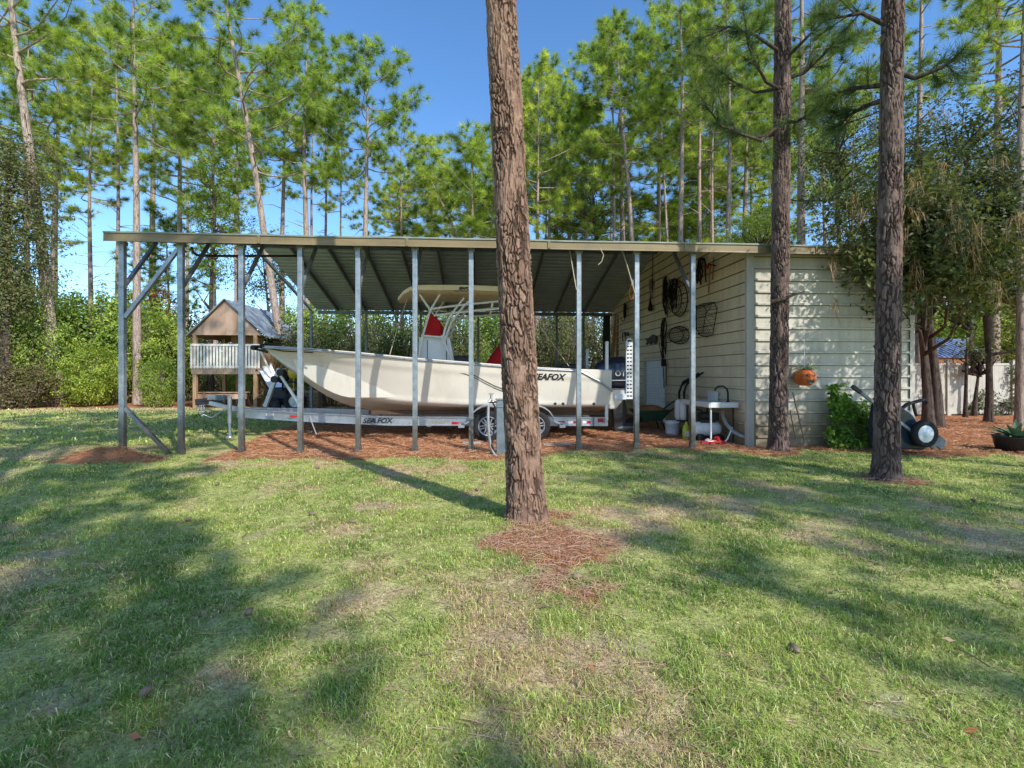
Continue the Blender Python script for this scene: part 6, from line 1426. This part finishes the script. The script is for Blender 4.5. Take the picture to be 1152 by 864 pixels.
leafy('drooping evergreen over the end of the shed roof', 1044, 13.4, 258, 378, 118, 68, 330, 38, .14, OLV, dia=.30, dead=110, rad=.38, off=(-4.1, -4.0), sq=.6, lump=1.0, shell=.12)
leafy('tall dark evergreen behind the tipped cart', 1047, 15.2, 130, 350, 190, 69, 380, 36, .16, OLV, dia=.34, dead=110, rad=.42, lump=.9, shell=.15)
leafy('evergreen hung with brown dead needles above the vinyl fence', 1112, 14.6, 190, 380, 150, 70, 380, 36, .155, OLV[1:]+[(.22, .18, .10)], dia=.22, dead=170, rad=.40, lump=1.0, shell=.15)
leafy('dark evergreen overhanging the right edge', 1175, 13.2, 120, 386, 190, 71, 400, 36, .155, OLV, dia=.3, dead=120, rad=.42, lump=.9, shell=.15)
leafy('airy dark leaved tree against the blue at the upper right', 1090, 19, 95, 280, 220, 72, 320, 40, .12, OLV[:3], dia=.3, lump=.9, shell=.2)
leafy('thin dark trunked tree right behind the tipped cart', 1054, 13.4, 240, 330, 90, 73, 90, 36, .12, OLV, dia=.33, dead=60)
leafy('slim young tree before the middle of the vinyl fence', 1086, 16.4, 300, 345, 50, 74, 40, 34, .09, OLV, dia=.13, rad=.3)
leafy('low sapling with a bare stem against the vinyl fence', 1096, 16.8, 385, 410, 30, 75, 22, 30, .08, OLV, dia=.16, rad=.2)
for px, y, top, low, pw, seed in ((1230, 24, 60, 330, 200, 76), (1300, 20, 90, 350, 220, 77), (1000, 30, 120, 330, 170, 78), (-70, 30, 60, 330, 170, 79)):
    leafy('broadleaf tree filling the gaps between the trunks of the woods', px, y, top, low, pw, seed, 150, 34, .17, OLV, dia=.35, group='broadleaf trees of the woods')
# climbing shrub on the shed front, creeper on the fence
def patch(name, label, cat, pts, Y_, seed, per, ll, pal, rad=.10, stems=True):
    rg = np.random.default_rng(seed); C0 = []
    for (x_, y_, rx, ry, n) in pts:
        for _ in range(n):
            q = PY(x_+rg.uniform(-rx, rx), y_+rg.uniform(-ry, ry), Y_); q.y -= abs(rg.normal(0, .10)); q.z = max(q.z, .04); C0.append(tuple(q))
    C0 = np.array(C0); base = Vector((C0[:, 0].mean(), Y_, 0)); root = thing(name, label, cat, base)
    V, Q, C = leaf_mesh(rg, C0, np.full(len(C0), rad), per, ll, ll*.6, pal, np.tile([0, -1.0, .2], (len(C0), 1))); V -= np.array(base)
    np_mesh('foliage', V, [Q], LEAF, C, root)
    mb = MB()
    for i in range(9):
        t_ = Vector(C0[rg.integers(0, len(C0))]); q = Vector((t_.x*.7+base.x*.3, Y_-.02, 0)); mb.tube([q, q.lerp(t_, .5)+Vector(rg.normal(0, .05, 3)), t_], [.014, .010, .005], 5)
    mb.build('stem', TWIG, root, recalc=False)
patch('climbing_shrub', 'bright green leafy shrub climbing the shed front by the orange pot', 'shrub', [(937, 444, 4, 12, 12), (942, 458, 9, 14, 24), (947, 478, 9, 20, 34), (970, 470, 7, 16, 20), (975, 484, 10, 18, 34), (958, 458, 6, 8, 8), (932, 490, 3, 12, 6), (986, 474, 4, 16, 9), (962, 497, 14, 5, 10)], YF-.12, 81, 22, .085, [(.05, .11, .015), (.13, .25, .03), (.24, .40, .05), (.38, .52, .10)], .085)
patch('fence_creeper', 'dark leaved creeper spotting the vinyl fence near the ground', 'creeper', [(1104, 450, 8, 14, 14), (1130, 455, 16, 12, 26), (1138, 430, 4, 20, 12), (1090, 462, 10, 6, 10)], YV-.05, 82, 16, .10, OLV, .14)
patch('ground_fern', 'low green seedlings growing at the foot of the climbing shrub', 'plant', [(948, 503, 14, 3, 14)], YF-.3, 83, 14, .07, SHR, .07)
# ---- pines behind the viewer: the trees whose shadows lie over the lawn
sg_ = make_leafy('leafy tree outside the view whose dapples fall on the shed front', 91, 8.6, .3, 2.6, 3.0, 270, 36, .13, OLV, dead=0, rad=.36, shell=.3); sg_.location = (10.9, 5.3, 0)
for key, gx_, gy_, h, lab in SHADOW_TREES:
    L = h/math.tan(SUN_EL); sp = SPEC[key]
    o = copy_tree(cache[key]); o['label'] = 'tall pine standing outside the view whose shadow falls on the lawn'; o['group'] = 'pines that shade the lawn'
    s = lab; sp_mid = (sp['c0']+sp['H'])/2; o.rotation_mode = 'XYZ'
    o.scale = (s, s, h/sp_mid); o.location = (gx_+SUN_H.x*L, gy_+SUN_H.y*L, 0); o.rotation_euler = (0, 0, gx_*3.1+gy_)
